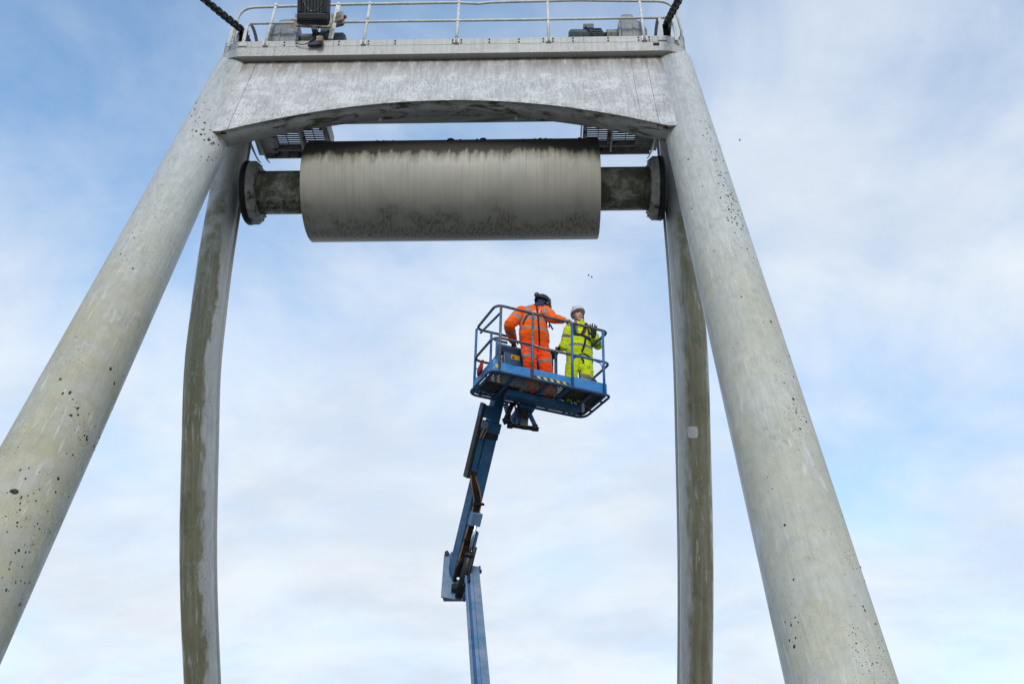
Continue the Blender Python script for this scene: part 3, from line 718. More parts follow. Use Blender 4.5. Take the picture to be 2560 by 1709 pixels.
# grime lumps lying along the top of the drum
lump = MB()
for i in range(46):
    X = random.uniform(-2.5, 2.6) if i > 30 else random.gauss(random.choice((-1.2, 0.15, 0.5, 1.55)), 0.18); a = random.uniform(-0.02, 0.95)
    r = 0.012+0.022*random.random()**2; X = max(-2.51, min(2.61, X))
    c = Vector((X, DY-math.sin(a)*0.908, DH+math.cos(a)*0.908))
    lump.ellip(c, (Vector((r*random.uniform(1, 2.4), 0, 0)), Vector((0, r, 0)), Vector((0, 0, r*0.8))), 7, 4)
lump.build('grime_lumps', simple('grime', (0.018, 0.016, 0.013), 0.9, 0, 0.4, 20), drum, kind='stuff')

MB.__init__.__defaults__ = (DECKM,)
# ------------------------------------------------------------------ chain wheels, chains
cdir = (fw + r2*((1340-1280)/2490) + u2*((854.5-668)/2490)).normalized()
link = MB(Matrix.Identity(4))
pr = [(x, 0, z) for x, z in [(0.047*math.cos(a), 0.066*(1 if math.sin(a) >= 0 else -1)+0.047*math.sin(a)) for a in [2*math.pi*k/14 for k in range(14)]]]
link.tube(pr, 0.027, 7, ref=(0, 1, 0), closed=True)
linkme = None
for sx, lab in ((-1, 'heavy black chain rising from the left corner of the gantry deck'), (1, 'heavy black chain rising from the right corner of the gantry deck')):
    t = thing('lifting_chain', (sx*4.03, 13.72, 14.45), lab, 'chain', 'lifting chains')
    base = Vector((sx*4.03, 13.62, 14.36)); d = -cdir
    x = d.cross(Vector((0, 0, 1))).normalized(); y = d.cross(x)
    for i in range(150):
        p = base+d*(0.150*i)
        if p.z < -1.5: break
        if linkme is None:
            lo = link.build('chain_link', 'chain', t); linkme = lo.data
        else:
            lo = bpy.data.objects.new('chain_link', linkme); COL.objects.link(lo); lo.parent = t
        a = R_(20+90*(i % 2)+(i*5)); xx = x*math.cos(a)+y*math.sin(a); yy = d.cross(xx)
        R3 = Matrix((xx, yy, d)).transposed().to_4x4(); wp = DECKM @ p
        lo.matrix_local = Matrix.Translation(wp-WORLD0[t.name]) @ R3
    w = thing('chain_wheel', (sx*4.03, 13.8, 13.7), ('black toothed chain wheel under white hoops at the %s end of the deck' % ('left' if sx < 0 else 'right')), 'chain wheel', 'chain wheels')
    wh = MB(); cc = Vector((sx*4.03, 13.80, 14.10)); ring = []
    for k in range(36):
        a = 2*math.pi*k/36; r = 0.30 if k % 2 else 0.255; ring.append(cc+Vector((-0.07, -math.sin(a)*r, math.cos(a)*r)))
    wh.prism(ring, (0.14, 0, 0)); wh.build('sprocket', 'chain', w)
    MB().cyl(cc+Vector((-0.36, 0, 0)), cc+Vector((0.36, 0, 0)), 0.06, 16).build('axle', 'chain', w)
    for dx in (-0.30, 0.30): MB().box(cc+Vector((dx, 0, -0.2)), (0.10, 0.22, 0.52)).build('bearing_block', 'gearbox', w, bevel=0.02)
    for dx in (-0.13, 0.13):
        pts = [(cc.x+dx, 13.35, 13.70)]+[(cc.x+dx, 13.80-0.42*math.cos(a), 14.16+0.40*math.sin(a)) for a in [math.pi*k/12 for k in range(13)]]+[(cc.x+dx, 14.25, 13.70)]
        hp_ = MB()
        for a, c in zip(pts[:-1], pts[1:]): hp_.beam(a, c, 0.055, 0.022, (1, 0, 0)) if False else hp_.box((Vector(a)+Vector(c))/2, (0.06, 0.022, (Vector(c)-Vector(a)).length+0.012), (Vector((1, 0, 0)), (Vector(c)-Vector(a)).normalized().cross(Vector((1, 0, 0))), (Vector(c)-Vector(a)).normalized()))
        hp_.build('guard_hoop', 'trim', w)
    MB().box((sx*4.03-0.13*sx, 13.334, 13.74), (0.16, 0.012, 0.11)).build('hoop_foot', 'ledge', w)

# ------------------------------------------------------------------ drive motors
for sx, lab in ((-1, 'grey gearbox and dark motor on the deck behind the floodlight'), (1, 'grey gearbox and dark green motor at the right end of the deck')):
    t = thing('drive_motor', (sx*3.0, 13.75, 13.66), lab, 'motor', 'drive motors on the deck')
    Y = 13.82; Z = 14.27
    MB.__init__.__defaults__ = (DECKM,)
    cq = 0.22 if sx > 0 else 0.0
    gb = MB()
    prof = [(3.68, 13.66), (3.68, 14.55), (3.62, 14.72), (3.50, 14.80), (3.42, 14.95), (3.24, 14.96), (3.17, 14.86), (3.17, 13.66)] if sx > 0 else [(3.62, 13.66), (3.60, 14.55), (3.50, 14.78), (3.34, 14.95), (3.06, 14.96), (2.98, 14.80), (2.96, 13.66)]
    gb.prism([(sx*a, Y-0.2, max(13.66, b-0.26)) for a, b in prof], (0, 0.4, 0)); go = gb.build('gearbox', 'gearbox', t, bevel=0.035)
    MB().box((sx*(3.33+(0.1 if sx > 0 else 0)), Y-0.21, 14.12), (0.03, 0.03, 0.62)).build('casing_rib', 'gearbox', go)
    MB().box((sx*(3.02+(0.14 if sx > 0 else 0)), Y, 14.12), (0.05, 0.46, 0.62)).build('casing_flange', 'gearbox', go, bevel=0.01)
    MB().cyl((sx*(3.0+cq), Y, Z), (sx*(2.90+cq), Y, Z), 0.11, 20).build('shaft_neck', 'chain', t)
    c = MB().cyl((sx*(2.93+cq), Y, Z), (sx*(2.70+cq), Y, Z), 0.155, 8); c.build('coupling_cover', 'couple', t, bevel=0.012)
    MB().cyl((sx*(2.71+cq), Y, Z), (sx*(2.60+cq), Y, Z), 0.10, 16).build('shaft_neck', 'chain', t)
    mo = MB(); mo.tube([(sx*2.64, Y, Z), (sx*2.60, Y, Z), (sx*2.32, Y, Z), (sx*2.02, Y, Z), (sx*1.975, Y, Z)] , [0.12, 0.165, 0.165, 0.165, 0.12], 28)
    if sx > 0: mo.M = DECKM @ Matrix.Translation((0.22, 0, 0))
    if sx < 0: mo.M = DECKM @ Matrix.Translation((-0.12, 0, 0))
    mo2 = mo.build('motor', 'motor', t); dx = 0.22 if sx > 0 else -0.12
    fins = MB()
    for k in range(24):
        a = 2*math.pi*k/24; fins.box((sx*2.5+dx, Y+math.cos(a)*0.168, Z+math.sin(a)*0.168), (0.2, 0.008, 0.02), ((1, 0, 0), (0, -math.sin(a), math.cos(a)), (0, math.cos(a), math.sin(a))))
    fins.build('cooling_fins', 'motor', mo2, kind='stuff')
    MB().box((sx*2.36+dx, Y-0.03, Z+0.19), (0.2, 0.2, 0.12)).build('terminal_box', 'motor', mo2, bevel=0.012)
    MB().tube(catmull([(sx*2.3+dx, Y-0.14, Z+0.16), (sx*2.36+dx, Y-0.2, Z), (sx*2.48+dx, Y-0.2, Z-0.2), (sx*2.5+dx, Y-0.15, Z-0.4)], 6), 0.014, 8).build('cable', 'hose', mo2)
    MB().cyl((sx*1.98+dx, Y, Z-0.03), (sx*1.9+dx, Y, Z-0.03), 0.02, 10).build('shaft_stub', 'chain', mo2)
    MB().box((sx*2.6, Y, 13.80), (1.5, 0.36, 0.27)).build('plinth', 'trim', t)

# ------------------------------------------------------------------ floodlight
fl = thing('floodlight', (-2.56, 13.2, 13.6), 'big black floodlight with vertical guard bars on the left of the deck rail', 'floodlight')
tilt = R_(24); fm = DECKM @ Matrix.Translation((-2.575, 13.10, 14.07)) @ Matrix.Rotation(R_(3), 4, 'Z') @ Matrix.Rotation(tilt, 4, 'X')
# local: x across, z up, -y towards the camera
hsec = lambda w, z0, z1, y: [(-w, y, z0), (w, y, z0), (w, y, z1), (-w, y, z1)]
b = MB(fm); b.loft([hsec(0.285, 0.0, 0.80, -0.02), hsec(0.305, -0.02, 0.84, 0.10), hsec(0.27, 0.0, 0.82, 0.22), hsec(0.16, 0.14, 0.66, 0.36)], False); fh = b.build('housing', 'blackpaint', fl, bevel=0.03)
fr = MB(fm)
for q in (((0, -0.045, 0.055), (0.56, 0.07, 0.11)), ((0, -0.045, 0.77), (0.56, 0.07, 0.07)), ((-0.245, -0.045, 0.435), (0.07, 0.07, 0.62)), ((0.245, -0.045, 0.435), (0.07, 0.07, 0.62))): fr.box(*q)
fr.build('front_frame', 'blackpaint', fl, bevel=0.012)
MB(fm).box((0, -0.026, 0.42), (0.43, 0.008, 0.63)).build('lens_glass', 'glass', fl)
el = [(0.185*math.cos(a), -0.036, 0.46+0.30*math.sin(a)) for a in [2*math.pi*k/40 for k in range(40)]]
MB(fm).tube(el, 0.011, 8, ref=(0, 1, 0), closed=True).build('reflector_rim', 'ring', fl)
for i in range(7): MB(fm).box((-0.18+0.06*i, -0.062, 0.43), (0.013, 0.02, 0.64)).build('guard_bar', 'blackpaint', fl)
yk = MB(); yk.tube(fillet([(-2.915, 13.16, 14.3), (-2.90, 13.16, 14.01), (-2.25, 13.16, 13.96), (-2.235, 13.16, 14.3)], 0.06, 5), 0.03, 4, turn0=R_(45), smooth=False); yk.build('yoke', 'couple', fl)
mtg = MB(); mtg.prism([(-2.66, 13.32, 13.62), (-2.40, 13.32, 13.62), (-2.40, 13.32, 13.80), (-2.50, 13.32, 13.98), (-2.55, 13.32, 13.98), (-2.62, 13.32, 13.8)], (0, -0.06, 0)); mtg.build('mount_plate', 'blackpaint', fl, bevel=0.008)
MB().box((-2.43, 13.24, 13.70), (0.12, 0.12, 0.13)).build('clamp', 'couple', fl, bevel=0.01)
MB().cyl((-2.54, 13.30, 13.9), (-2.54, 13.12, 13.9), 0.05, 14).build('pivot', 'blackpaint', fl)
MB().tube(catmull([(-2.47, 13.2, 14.05), (-2.50, 13.2, 13.85), (-2.58, 13.24, 13.72), (-2.70, 13.28, 13.66), (-2.86, 13.30, 13.69), (-2.90, 13.31, 13.77), (-2.82, 13.33, 13.84)], 6), 0.010, 8).build('cable', 'hose', fl)
es = thing('emergency_stop', (-2.15, 13.45, 14.4), 'small grey box with red stop button on the deck rail', 'stop button')
ex = MB(); ex.prism([(-2.245, 13.40, 14.36), (-2.10, 13.36, 14.36), (-2.07, 13.36, 14.43), (-2.10, 13.36, 14.60), (-2.235, 13.40, 14.60)], (0, 0.16, 0)); eb = ex.build('button_box', 'couple', es, bevel=0.008)
MB().cyl((-2.085, 13.40, 14.46), (-2.068, 13.39, 14.46), 0.042, 16).build('button_ring', 'yellow', es)
MB().cyl((-2.070, 13.39, 14.46), (-2.035, 13.375, 14.46), 0.034, 16).build('red_button', 'red', es)

MB.__init__.__defaults__ = (LIFT,)
#PEOPLE_AND_LIFT
# ------------------------------------------------------------------ boom lift
bps = 0.434
be = Vector((math.cos(bps), math.sin(bps), -0.02)).normalized(); bn = Vector((-math.sin(bps), math.cos(bps), 0)); bk_ = be.cross(bn).normalized(); bn = bk_.cross(be)
BM = Matrix.Identity(4)
for i in range(3): BM[i][0] = be[i]; BM[i][1] = bn[i]; BM[i][2] = bk_[i]
BM.translation = Vector((0.964, 12.686, 6.559+EYE))
def bw(a, b, h):            # basket coordinates -> eye-level world coordinates
    p = BM @ Vector((a, b, h)); return Vector((p.x, p.y, p.z-EYE))
lift = thing('boom_lift', (1.4, 9.6, -EYE), 'blue articulated boom lift raising a railed work basket', 'boom lift')
aL, aR, WB = -0.13, 1.82, 0.875
ring = fillet([(aL, 0, 0), (aR, 0, 0), (aR, WB, 0), (aL, WB, 0)], [0.13, 0.10, 0.16, 0.16], 6, True)
plat = MB(BM).tube(ring, 0.02, 10, closed=True).build('basket', 'bluedark', lift)
# inner floor frame
inner = fillet([(aL+0.07, 0.045, 0.012), (aR-0.07, 0.045, 0.012), (aR-0.07, WB-0.07, 0.012), (aL+0.07, WB-0.07, 0.012)], 0.08, 4, True)
MB(BM).tube(inner, 0.022, 4, closed=True, smooth=False, turn0=R_(45)).build('floor_frame', 'bluedark', plat)
for a in (0.05, 0.42, 0.62, 0.95, 1.15, 1.45, 1.62):
    MB(BM).box((a, WB-0.04, 0.004), (0.035, 0.09, 0.025)).build('frame_lug', 'bluedark', plat)
for b in (0.25, 0.6):
    for a in (aL+0.03, aR-0.03): MB(BM).box((a, b, 0.004), (0.1, 0.03, 0.02)).build('frame_lug', 'bluedark', plat)
# expanded metal floor
fm_ = MB(BM); x0, x1, y0, y1 = aL+0.08, aR-0.08, 0.05, WB-0.08
for sgn in (1, -1):
    dirv = Vector((math.cos(R_(27)), sgn*math.sin(R_(27)), 0)); nrm = Vector((-dirv.y, dirv.x, 0))
    k = -80
    while k < 90:
        off = k*0.034; k += 1
        # clip the line p.nrm=off against the floor rectangle
        pts = []
        for X in (x0, x1):
            t = (off-X*nrm.x)/nrm.y
            if y0 <= t <= y1: pts.append(Vector((X, t, 0.03)))
        for Y in (y0, y1):
            t = (off-Y*nrm.y)/nrm.x
            if x0 < t < x1: pts.append(Vector((t, Y, 0.03)))
        if len(pts) >= 2 and (pts[0]-pts[1]).length > 0.02:
            fm_.beam(pts[0], pts[1], 0.012, 0.007, (0, 0, 1))
fm_.build('floor_mesh', 'grate', plat, kind='stuff')
for a in (0.27, 0.80, 1.13, 1.52): MB(BM).box((a, WB/2-0.01, -0.005), (0.045, WB-0.12, 0.045)).build('cross_member', 'bluedark', plat, bevel=0.004)
MB(BM).box((0.93, 0.50, -0.07), (1.22, 0.15, 0.10)).build('floor_beam', 'boomblue', plat, bevel=0.008)
# dark plywood / mats lying on part of the mesh
for c, sz in (((0.25, 0.58, 0.043), (0.55, 0.34, 0.012)), ((1.42, 0.30, 0.043), (0.62, 0.40, 0.012)), ((0.85, 0.62, 0.043), (0.5, 0.3, 0.012))):
    MB(BM).box(c, sz).build('floor_mat', 'rubber', plat)
# toe boards
TB = 0.165
def toe(a0, b0, a1, b1, nm='toe_board', h=TB, dent=0.0):
    p = MB(BM); A, B = Vector((a0, b0, 0.02)), Vector((a1, b1, 0.02)); d = B-A; nn = Vector((d.y, -d.x, 0)).normalized(); N = 10; R = []
    for i in range(N+1):
        q = A+d*i/N; dz = dent*math.sin(math.pi*min(1, max(0, (i/N-0.2)/0.5)))
        R.append([p.vert(q), p.vert(q+Vector((0, 0, h-dz))-nn*dz*0.6), p.vert(q+Vector((0, 0, h-dz))-nn*0.006-nn*dz*0.6), p.vert(q-nn*0.006)])
    for x, y in zip(R[:-1], R[1:]):
        for k in range(4): p.face((x[k], y[k], y[(k+1) % 4], x[(k+1) % 4]))
    p.face(R[0][::-1]); p.face(R[-1])
    return p.build(nm, 'bluetoe', plat)
toe(0.02, 0.012, 0.495, 0.012, h=0.14, dent=0.012); toe(0.505, 0.012, 1.165, 0.012, h=0.15); toe(1.185, 0.012, 1.76, 0.012, h=0.17)
toe(aL+0.035, WB-0.09, aL+0.035, 0.10)
cn = MB(BM); pts = fillet([(aL+0.03, 0.12, 0.02), (aL+0.03, 0.0, 0.02), (-0.02, 0.0, 0.02)], 0.10, 8)
for a, c in zip(pts[:-1], pts[1:]):
    v = [a, c, c+Vector((0, 0, TB)), a+Vector((0, 0, TB))]; cn.prism(v, Vector((0.004, 0.004, 0)))
cn.build('toe_board', 'bluetoe', plat)
toe(1.79, 0.10, 1.79, WB-0.09); toe(1.70, WB-0.03, 1.05, WB-0.03); toe(0.3, WB-0.03, aL+0.06, WB-0.03)
# hazard stripes
def hazard(a0, a1, b, n, h=0.042, z=0.022):
    w = (a1-a0)/n
    for i in range(n):
        A = a0+i*w; p = MB(BM); p.prism([(A+0.018, b, z), (A+w+0.018, b, z), (A+w-0.018, b, z+h), (A-0.018, b, z+h)], (0, -0.0035, 0)); p.build('hazard_stripe', 'hazy' if i % 2 else 'hazk', plat)
hazard(0.56, 1.13, 0.0105, 11)
for i in range(3):
    p = MB(BM); u = 0.0+i*0.05
    p.box((aL+0.055+i*0.035, -0.002 if i else 0.012, 0.075), (0.034, 0.004, 0.05)) if False else None
MB(BM).box((-0.035, -0.0035, 0.075), (0.055, 0.004, 0.055)).build('hazard_stripe', 'hazy', plat)
MB(BM).box((-0.078, 0.010, 0.075), (0.035, 0.006, 0.055), ((0.8, -0.6, 0), (0.6, 0.8, 0), (0, 0, 1))).build('hazard_stripe', 'hazk', plat)
MB(BM).box((aL+0.032, 0.16, 0.05), (0.004, 0.09, 0.05)).build('hazard_stripe', 'hazy', plat)
# guard rails
H = 1.1; WR = 0.80
tr = fillet([(0.45, WR, H-0.0), (aL+0.055, WR, H), (aL+0.055, 0, H), (aR-0.02, 0, H), (aR-0.02, WR, H), (1.30, WR, H)], [0, 0.12, 0.13, 0.10, 0.13, 0], 8)
MB(BM).tube(tr, 0.0205, 12).build('top_rail', 'blueworn', plat)
mrail = fillet([(aL-0.01, WR, H*0.5), (aL-0.03, 0, H*0.5), (0.0, 0, H*0.5)], [0, 0.15, 0], 8)
MB(BM).tube(fillet([(0.25, WR, H*0.5), (aL+0.035, WR, H*0.5), (aL+0.035, 0, H*0.5), (0.52, 0, H*0.5)], [0, .13, .15, 0], 8), 0.0195, 12).build('mid_rail', 'blueworn', plat)
MB(BM).tube([(0.52, 0, 0.555), (0.70, 0, 0.535), (1.0, 0, 0.545), (1.175, 0, 0.55)], 0.021, 12).build('sliding_bar', simple('worn_bare_steel', (0.24, 0.21, 0.185), 0.5, 0.2, 0.4, 22, dirt=((0.08, 0.06, 0.05), 20, 0.56)), plat)
MB(BM).tube(fillet([(1.175, 0, H*0.5), (aR-0.0, 0, H*0.5), (aR-0.0, WR, H*0.5), (1.35, WR, H*0.5)], [0, .11, .13, 0], 8), 0.0195, 12).build('mid_rail', 'blue', plat)
MB(BM).tube(fillet([(0.0, 0.0, H-0.12), (0.0, WR, H-0.05)], 0.1), 0.0185, 12).build('cross_rail', 'blue', plat)
MB(BM).tube([(aR-0.11, 0.02, H-0.1), (aR-0.11, WR, H-0.06)], 0.0185, 12).build('cross_rail', 'bluedark', plat)
for a, mt in ((0.0, 'blueworn'), (0.521, 'blueworn'), (1.175, 'blue'), (1.708, 'blue')):
    MB(BM).tube([(a, -0.004, 0.0), (a, -0.004, H)], 0.0205, 12).build('guard_post', mt, plat)
for a, b in ((aL+0.06, WR), (0.18, WR), (1.30, WR), (1.72, WR)): MB(BM).tube([(a, b, 0.0), (a, b, H)], 0.02, 12).build('guard_post', 'blue', plat)
# little curved braces on the mid rail
for a, s in ((0.505, -1), (1.19, 1), (1.69, -1)):
    MB(BM).tube(catmull([(a, 0, 0.42), (a+s*0.015, 0, 0.48), (a+s*0.05, 0, 0.515), (a+s*0.12, 0, 0.53)], 5), 0.008, 8).build('rail_brace', 'blue', plat)
MB(BM).tube(catmull([(aL+0.06, WR-0.02, 0.42), (aL+0.09, WR-0.05, 0.37), (aL+0.16, WR-0.08, 0.33)], 5), 0.008, 8).build('rail_brace', 'blue', plat)
# control station at the back
ctl = MB(BM).box((0.74, 0.735, 0.45), (0.80, 0.16, 0.76)).build('control_box', 'bluedark', lift, bevel=0.012)
cp = MB(BM); cp.prism([(0.28, 0.60, 0.80), (0.28, 0.86, 0.98), (0.28, 0.86, 0.72), (0.28, 0.66, 0.72)], (0.86, 0, 0)); cp.build('control_panel', 'bluedark', ctl, bevel=0.01)
MB(BM).box((0.275, 0.74, 0.52), (0.10, 0.14, 0.30)).build('junction_box', 'steelgrey', ctl, bevel=0.01)
MB(BM).tube(fillet([(1.20, 0.62, 0.10), (1.20, 0.62, 0.92), (1.20, 0.74, 0.98), (1.20, 0.74, 0.55)], 0.07, 6), 0.02, 10).build('guard_hoop', 'blue', ctl)
MB(BM).tube(fillet([(0.22, 0.66, 0.1), (0.22, 0.66, 0.92), (0.22, 0.80, 0.98), (0.45, 0.80, 0.98)], 0.07, 6), 0.02, 10).build('guard_hoop', 'blue', ctl)
lb = MB(BM).box((0.53, 0.6515, 0.665), (0.15, 0.004, 0.075)).build('warning_label', 'label', ctl)
w = MB(BM); w.prism([(0.470, 0.649, 0.642), (0.520, 0.649, 0.642), (0.495, 0.649, 0.690)], (0, -0.002, 0)); w.build('warning_triangle', 'hazk', ctl)
MB(BM).box((1.12, 0.70, 0.86), (0.16, 0.14, 0.12)).build('joystick_box', 'rubber', ctl, bevel=0.01)
for k, a in enumerate((0.5, 0.72, 0.95, 1.12)): MB(BM).cyl((a, 0.72, 0.9), (a+0.01, 0.70, 1.0), 0.012, 8).build('joystick', 'rubber', ctl)

# levelling bracket under the basket
br = MB(BM)
br.prism([(0.62, 0.62, -0.06), (0.86, 0.62, -0.06), (0.86, 1.02, -0.16), (0.62, 1.02, -0.16)], (0, 0, -0.10)); brk = br.build('basket_arm', 'boomblue', lift, bevel=0.01)
MB().beam((1.03, 13.60, 6.48), (1.12, 13.62, 6.12), 0.075, 0.05, (0, 1, 0)).build('side_link', 'bluepale', brk)
MB().beam((1.37, 13.72, 6.42), (1.49, 13.66, 6.10), 0.06, 0.05, (0, 1, 0)).build('side_link', 'blue', brk)
MB().cyl((1.07, 13.62, 6.14), (1.53, 13.66, 6.08), 0.035, 14).build('pivot_pin', 'rubber', brk)
for X, r in ((1.10, 0.05), (1.47, 0.055), (1.32, 0.045)): MB().cyl((X-0.04, 13.62, 6.14-(X-1.07)*0.12), (X+0.04, 13.62, 6.13-(X-1.07)*0.12), r, 14).build('pivot_bush', 'rubber', brk)
MB().beam((1.34, 13.60, 6.42), (1.31, 13.60, 6.10), 0.11, 0.06, (0, 1, 0)).build('black_plate', 'blackpaint', brk)
MB().cyl((1.14, 13.56, 6.46), (1.03, 13.56, 6.18), 0.038, 14).build('tilt_cylinder', 'rubber', brk)
MB().cyl((1.00, 13.56, 6.16), (1.10, 13.56, 6.20), 0.05, 12).build('pivot_bush', 'rubber', brk)
for dx, dy in ((0, 0), (0.05, 0.03), (0.09, -0.02)):
    MB().tube(catmull([(1.16+dx, 13.55+dy, 6.52), (1.20+dx, 13.55+dy, 6.30), (1.26+dx, 13.58+dy, 6.24), (1.27+dx, 13.6+dy, 6.45)], 6), 0.013, 8).build('hose', 'hose', brk)
MB().beam((1.22, 13.62, 6.44), (1.20, 13.62, 6.14), 0.03, 0.04, (0, 1, 0)).build('side_link', 'blue', brk)

# upper boom
A = Vector((0.245, 15.02, 4.20)); B = Vector((0.885, 13.72, 6.42)); ax = (B-A).normalized()
side = Vector((0.80, 0.55, 0)); side = (side-ax*side.dot(ax)).normalized(); fr_ = ax.cross(side).normalized()
if fr_.y > 0: fr_ = -fr_           # fr_ points to the camera / downwards face
def ub(t, s_, f_): return A+(B-A)*t+side*s_+fr_*f_
def uboom(t0, t1, s0, s1, f0, f1): 
    p = MB(); c = (ub(t0, (s0+s1)/2, (f0+f1)/2)+ub(t1, (s0+s1)/2, (f0+f1)/2))/2
    return p.box(c, (abs(s1-s0), abs(f1-f0), (B-A).length*(t1-t0)), (side, fr_, ax))
ubm = uboom(0.02, 0.90, -0.09, 0.10, -0.14, 0.06).build('upper_boom', 'boomblue', lift, bevel=0.008)
uboom(0.87, 0.93, -0.105, 0.115, -0.155, 0.075).build('boom_collar', 'boomblue', ubm, bevel=0.006)
uboom(0.835, 0.868, -0.085, 0.105, -0.15, 0.072).build('wear_pad', 'blackpaint', ubm)
uboom(0.93, 1.13, -0.075, 0.085, -0.12, 0.045).build('inner_boom', 'boomblue', ubm, bevel=0.006)
uboom(0.62, 0.885, -0.205, -0.10, -0.10, 0.05).build('hose_cover', 'boomblue', ubm, bevel=0.02)
uboom(0.64, 1.03, -0.262, -0.215, -0.06, 0.06).build('cable_track', 'hose', ubm, bevel=0.006)
uboom(0.95, 1.02, -0.265, -0.07, -0.06, 0.05).build('track_bracket', 'boomblue', ubm, bevel=0.006)
uboom(0.595, 0.64, -0.255, -0.10, -0.07, 0.06).build('track_end', 'blackpaint', ubm)
for i in range(7):
    o = -0.195+0.015*i
    MB().tube(catmull([ub(0.65, o, 0.03), ub(0.60, o+0.01, 0.06), ub(0.54, o+0.06+0.006*i, 0.09), ub(0.47, o+0.135+0.006*i, 0.095), ub(0.40, o+0.145+0.006*i, 0.10)], 6), 0.0095, 7).build('hose', 'copper' if i in (0, 6) else 'hose', ubm)
MB().tube(catmull([ub(0.83, -0.19, 0.06), ub(0.885, -0.18, 0.09), ub(0.905, -0.15, 0.09), ub(0.88, -0.125, 0.08), ub(0.83, -0.15, 0.06)], 6), 0.010, 8).build('hose', 'copper', ubm)
uboom(0.455, 0.468, -0.075, 0.115, 0.06, 0.125).build('hose_clamp', 'blackpaint', ubm)
hbx = uboom(0.335, 0.41, -0.065, 0.11, 0.062, 0.165).build('hose_box', 'bluepale', ubm, bevel=0.006)
for i in range(6): MB().tube(catmull([ub(0.36, -0.045+0.020*i, 0.09), ub(0.24, -0.06+0.018*i, 0.085), ub(0.12, -0.075+0.016*i, 0.09), ub(0.03, -0.09+0.012*i, 0.085)], 4), 0.0115, 7).build('hose', 'copper' if i == 0 else 'hose', ubm)
for i in range(4): MB().tube(catmull([ub(0.14, -0.04+0.01*i, 0.10), ub(0.11, -0.085+0.012*i, 0.12), ub(0.06, -0.10+0.012*i, 0.11), ub(0.0, -0.085+0.014*i, 0.10)], 4), 0.009, 7).build('hose', 'hose', ubm)
uboom(0.245, 0.255, -0.08, 0.02, 0.06, 0.12).build('hose_clamp', 'blackpaint', ubm)
uboom(0.115, 0.123, -0.09, 0.0, 0.06, 0.12).build('hose_clamp', 'blackpaint', ubm)
cyl = MB().cyl(ub(-0.075, 0.015, 0.20), ub(0.175, 0.03, 0.19), 0.064, 18).build('lift_cylinder', 'blackpaint', ubm)
MB().cyl(ub(0.165, 0.03, 0.19), ub(0.185, 0.03, 0.19), 0.073, 18).build('cylinder_gland', 'blackpaint', ubm)
MB().cyl(ub(0.175, 0.03, 0.17), ub(0.34, 0.035, 0.15), 0.026, 14).build('cylinder_rod', 'chrome', ubm)
uboom(0.19, 0.305, 0.085, 0.125, 0.05, 0.16).build('link_ear', 'blue', ubm, bevel=0.02)
MB().cyl(ub(0.215, 0.115, 0.15), ub(0.05, 0.105, 0.16), 0.034, 14).build('link_cylinder', 'hose', ubm)
MB().cyl(ub(0.05, 0.105, 0.16), ub(-0.04, 0.095, 0.15), 0.018, 12).build('cylinder_rod', 'chrome', ubm)
# elbow
el_ = MB(); 
def ep(x, y, Y=15.0):
    d = fw + r2*((x-1280)/2490) + u2*((854.5-y)/2490); t = Y/d.y; return Vector((1.4235, 0, 0))+d*t
ELB = [(0.055, 4.58), (0.10, 4.66), (0.145, 4.60), (0.15, 4.36), (0.18, 4.22), (0.32, 4.16), (0.39, 4.0), (0.33, 3.87), (0.03, 3.93)]
el_.prism([(x, 15.0, z) for x, z in ELB], (0, 0.05, 0)); elb = el_.build('elbow_bracket', 'bluepale', lift, bevel=0.008)
e2 = MB(); e2.prism([(x+0.05, 15.26, z+0.06) for x, z in ELB], (0, 0.05, 0)); e2.build('elbow_plate', 'blue', elb, bevel=0.008)
MB().box((0.20, 15.16, 3.955), (0.30, 0.20, 0.06)).build('elbow_base', 'bluepale', elb, bevel=0.008)
MB().cyl((0.19, 14.97, 4.06), (0.42, 14.99, 4.05), 0.06, 16).build('pivot_pin', 'blackpaint', elb)
MB().cyl((0.40, 14.96, 4.08), (0.45, 14.97, 4.08), 0.09, 16).build('pivot_ear', 'blue', elb)
MB().cyl((0.10, 14.97, 4.60), (0.10, 15.3, 4.62), 0.035, 12).build('pivot_pin', 'blackpaint', elb)
# lower boom: box on edge, running down and back to the turntable
C = Vector((0.475, 15.10, 4.38)); lx = Vector((0.205, -1.62, -1.50)).normalized()
s2 = Vector((0.93, 0.38, 0)); s2 = (s2-lx*s2.dot(lx)).normalized(); f2 = lx.cross(s2).normalized()
if f2.z > 0: f2 = -f2
def lb_(t, s_, f_): return C+lx*t+s2*s_+f2*f_
def lbox(t0, t1, s0, s1, f0, f1): return MB().box((lb_(t0, (s0+s1)/2, (f0+f1)/2)+lb_(t1, (s0+s1)/2, (f0+f1)/2))/2, (abs(s1-s0), abs(f1-f0), t1-t0), (s2, f2, lx))
LEN = 7.3
lo_ = lbox(0.0, LEN, -0.005, 0.108, -0.07, 0.06).build('lower_boom', 'boomgrey', lift, bevel=0.01)
lbox(0.28, LEN, -0.060, -0.007, -0.07, 0.035).build('boom_edge', 'bluepale', lo_, bevel=0.008)
lbox(0.35, LEN, -0.092, -0.062, -0.06, -0.03).build('hose_channel', 'bluedark', lo_)
lbox(0.25, LEN, -0.122, -0.094, -0.06, 0.0).build('boom_edge', 'bluepale', lo_, bevel=0.004)
lbox(0.22, 0.60, -0.09, -0.062, -0.12, 0.01).build('channel_mouth', 'blackpaint', lo_)
lbox(0.62, 0.67, -0.155, -0.122, -0.06, -0.02).build('lug', 'blackpaint', lo_)
lbox(-0.03, 0.10, 0.10, 0.135, -0.08, 0.03).build('head_lug', 'blue', lo_, bevel=0.015)
MB().cyl(lb_(0.06, 0.12, -0.02), lb_(0.06, 0.155, -0.02), 0.03, 12).build('pivot_pin', 'blackpaint', lo_)
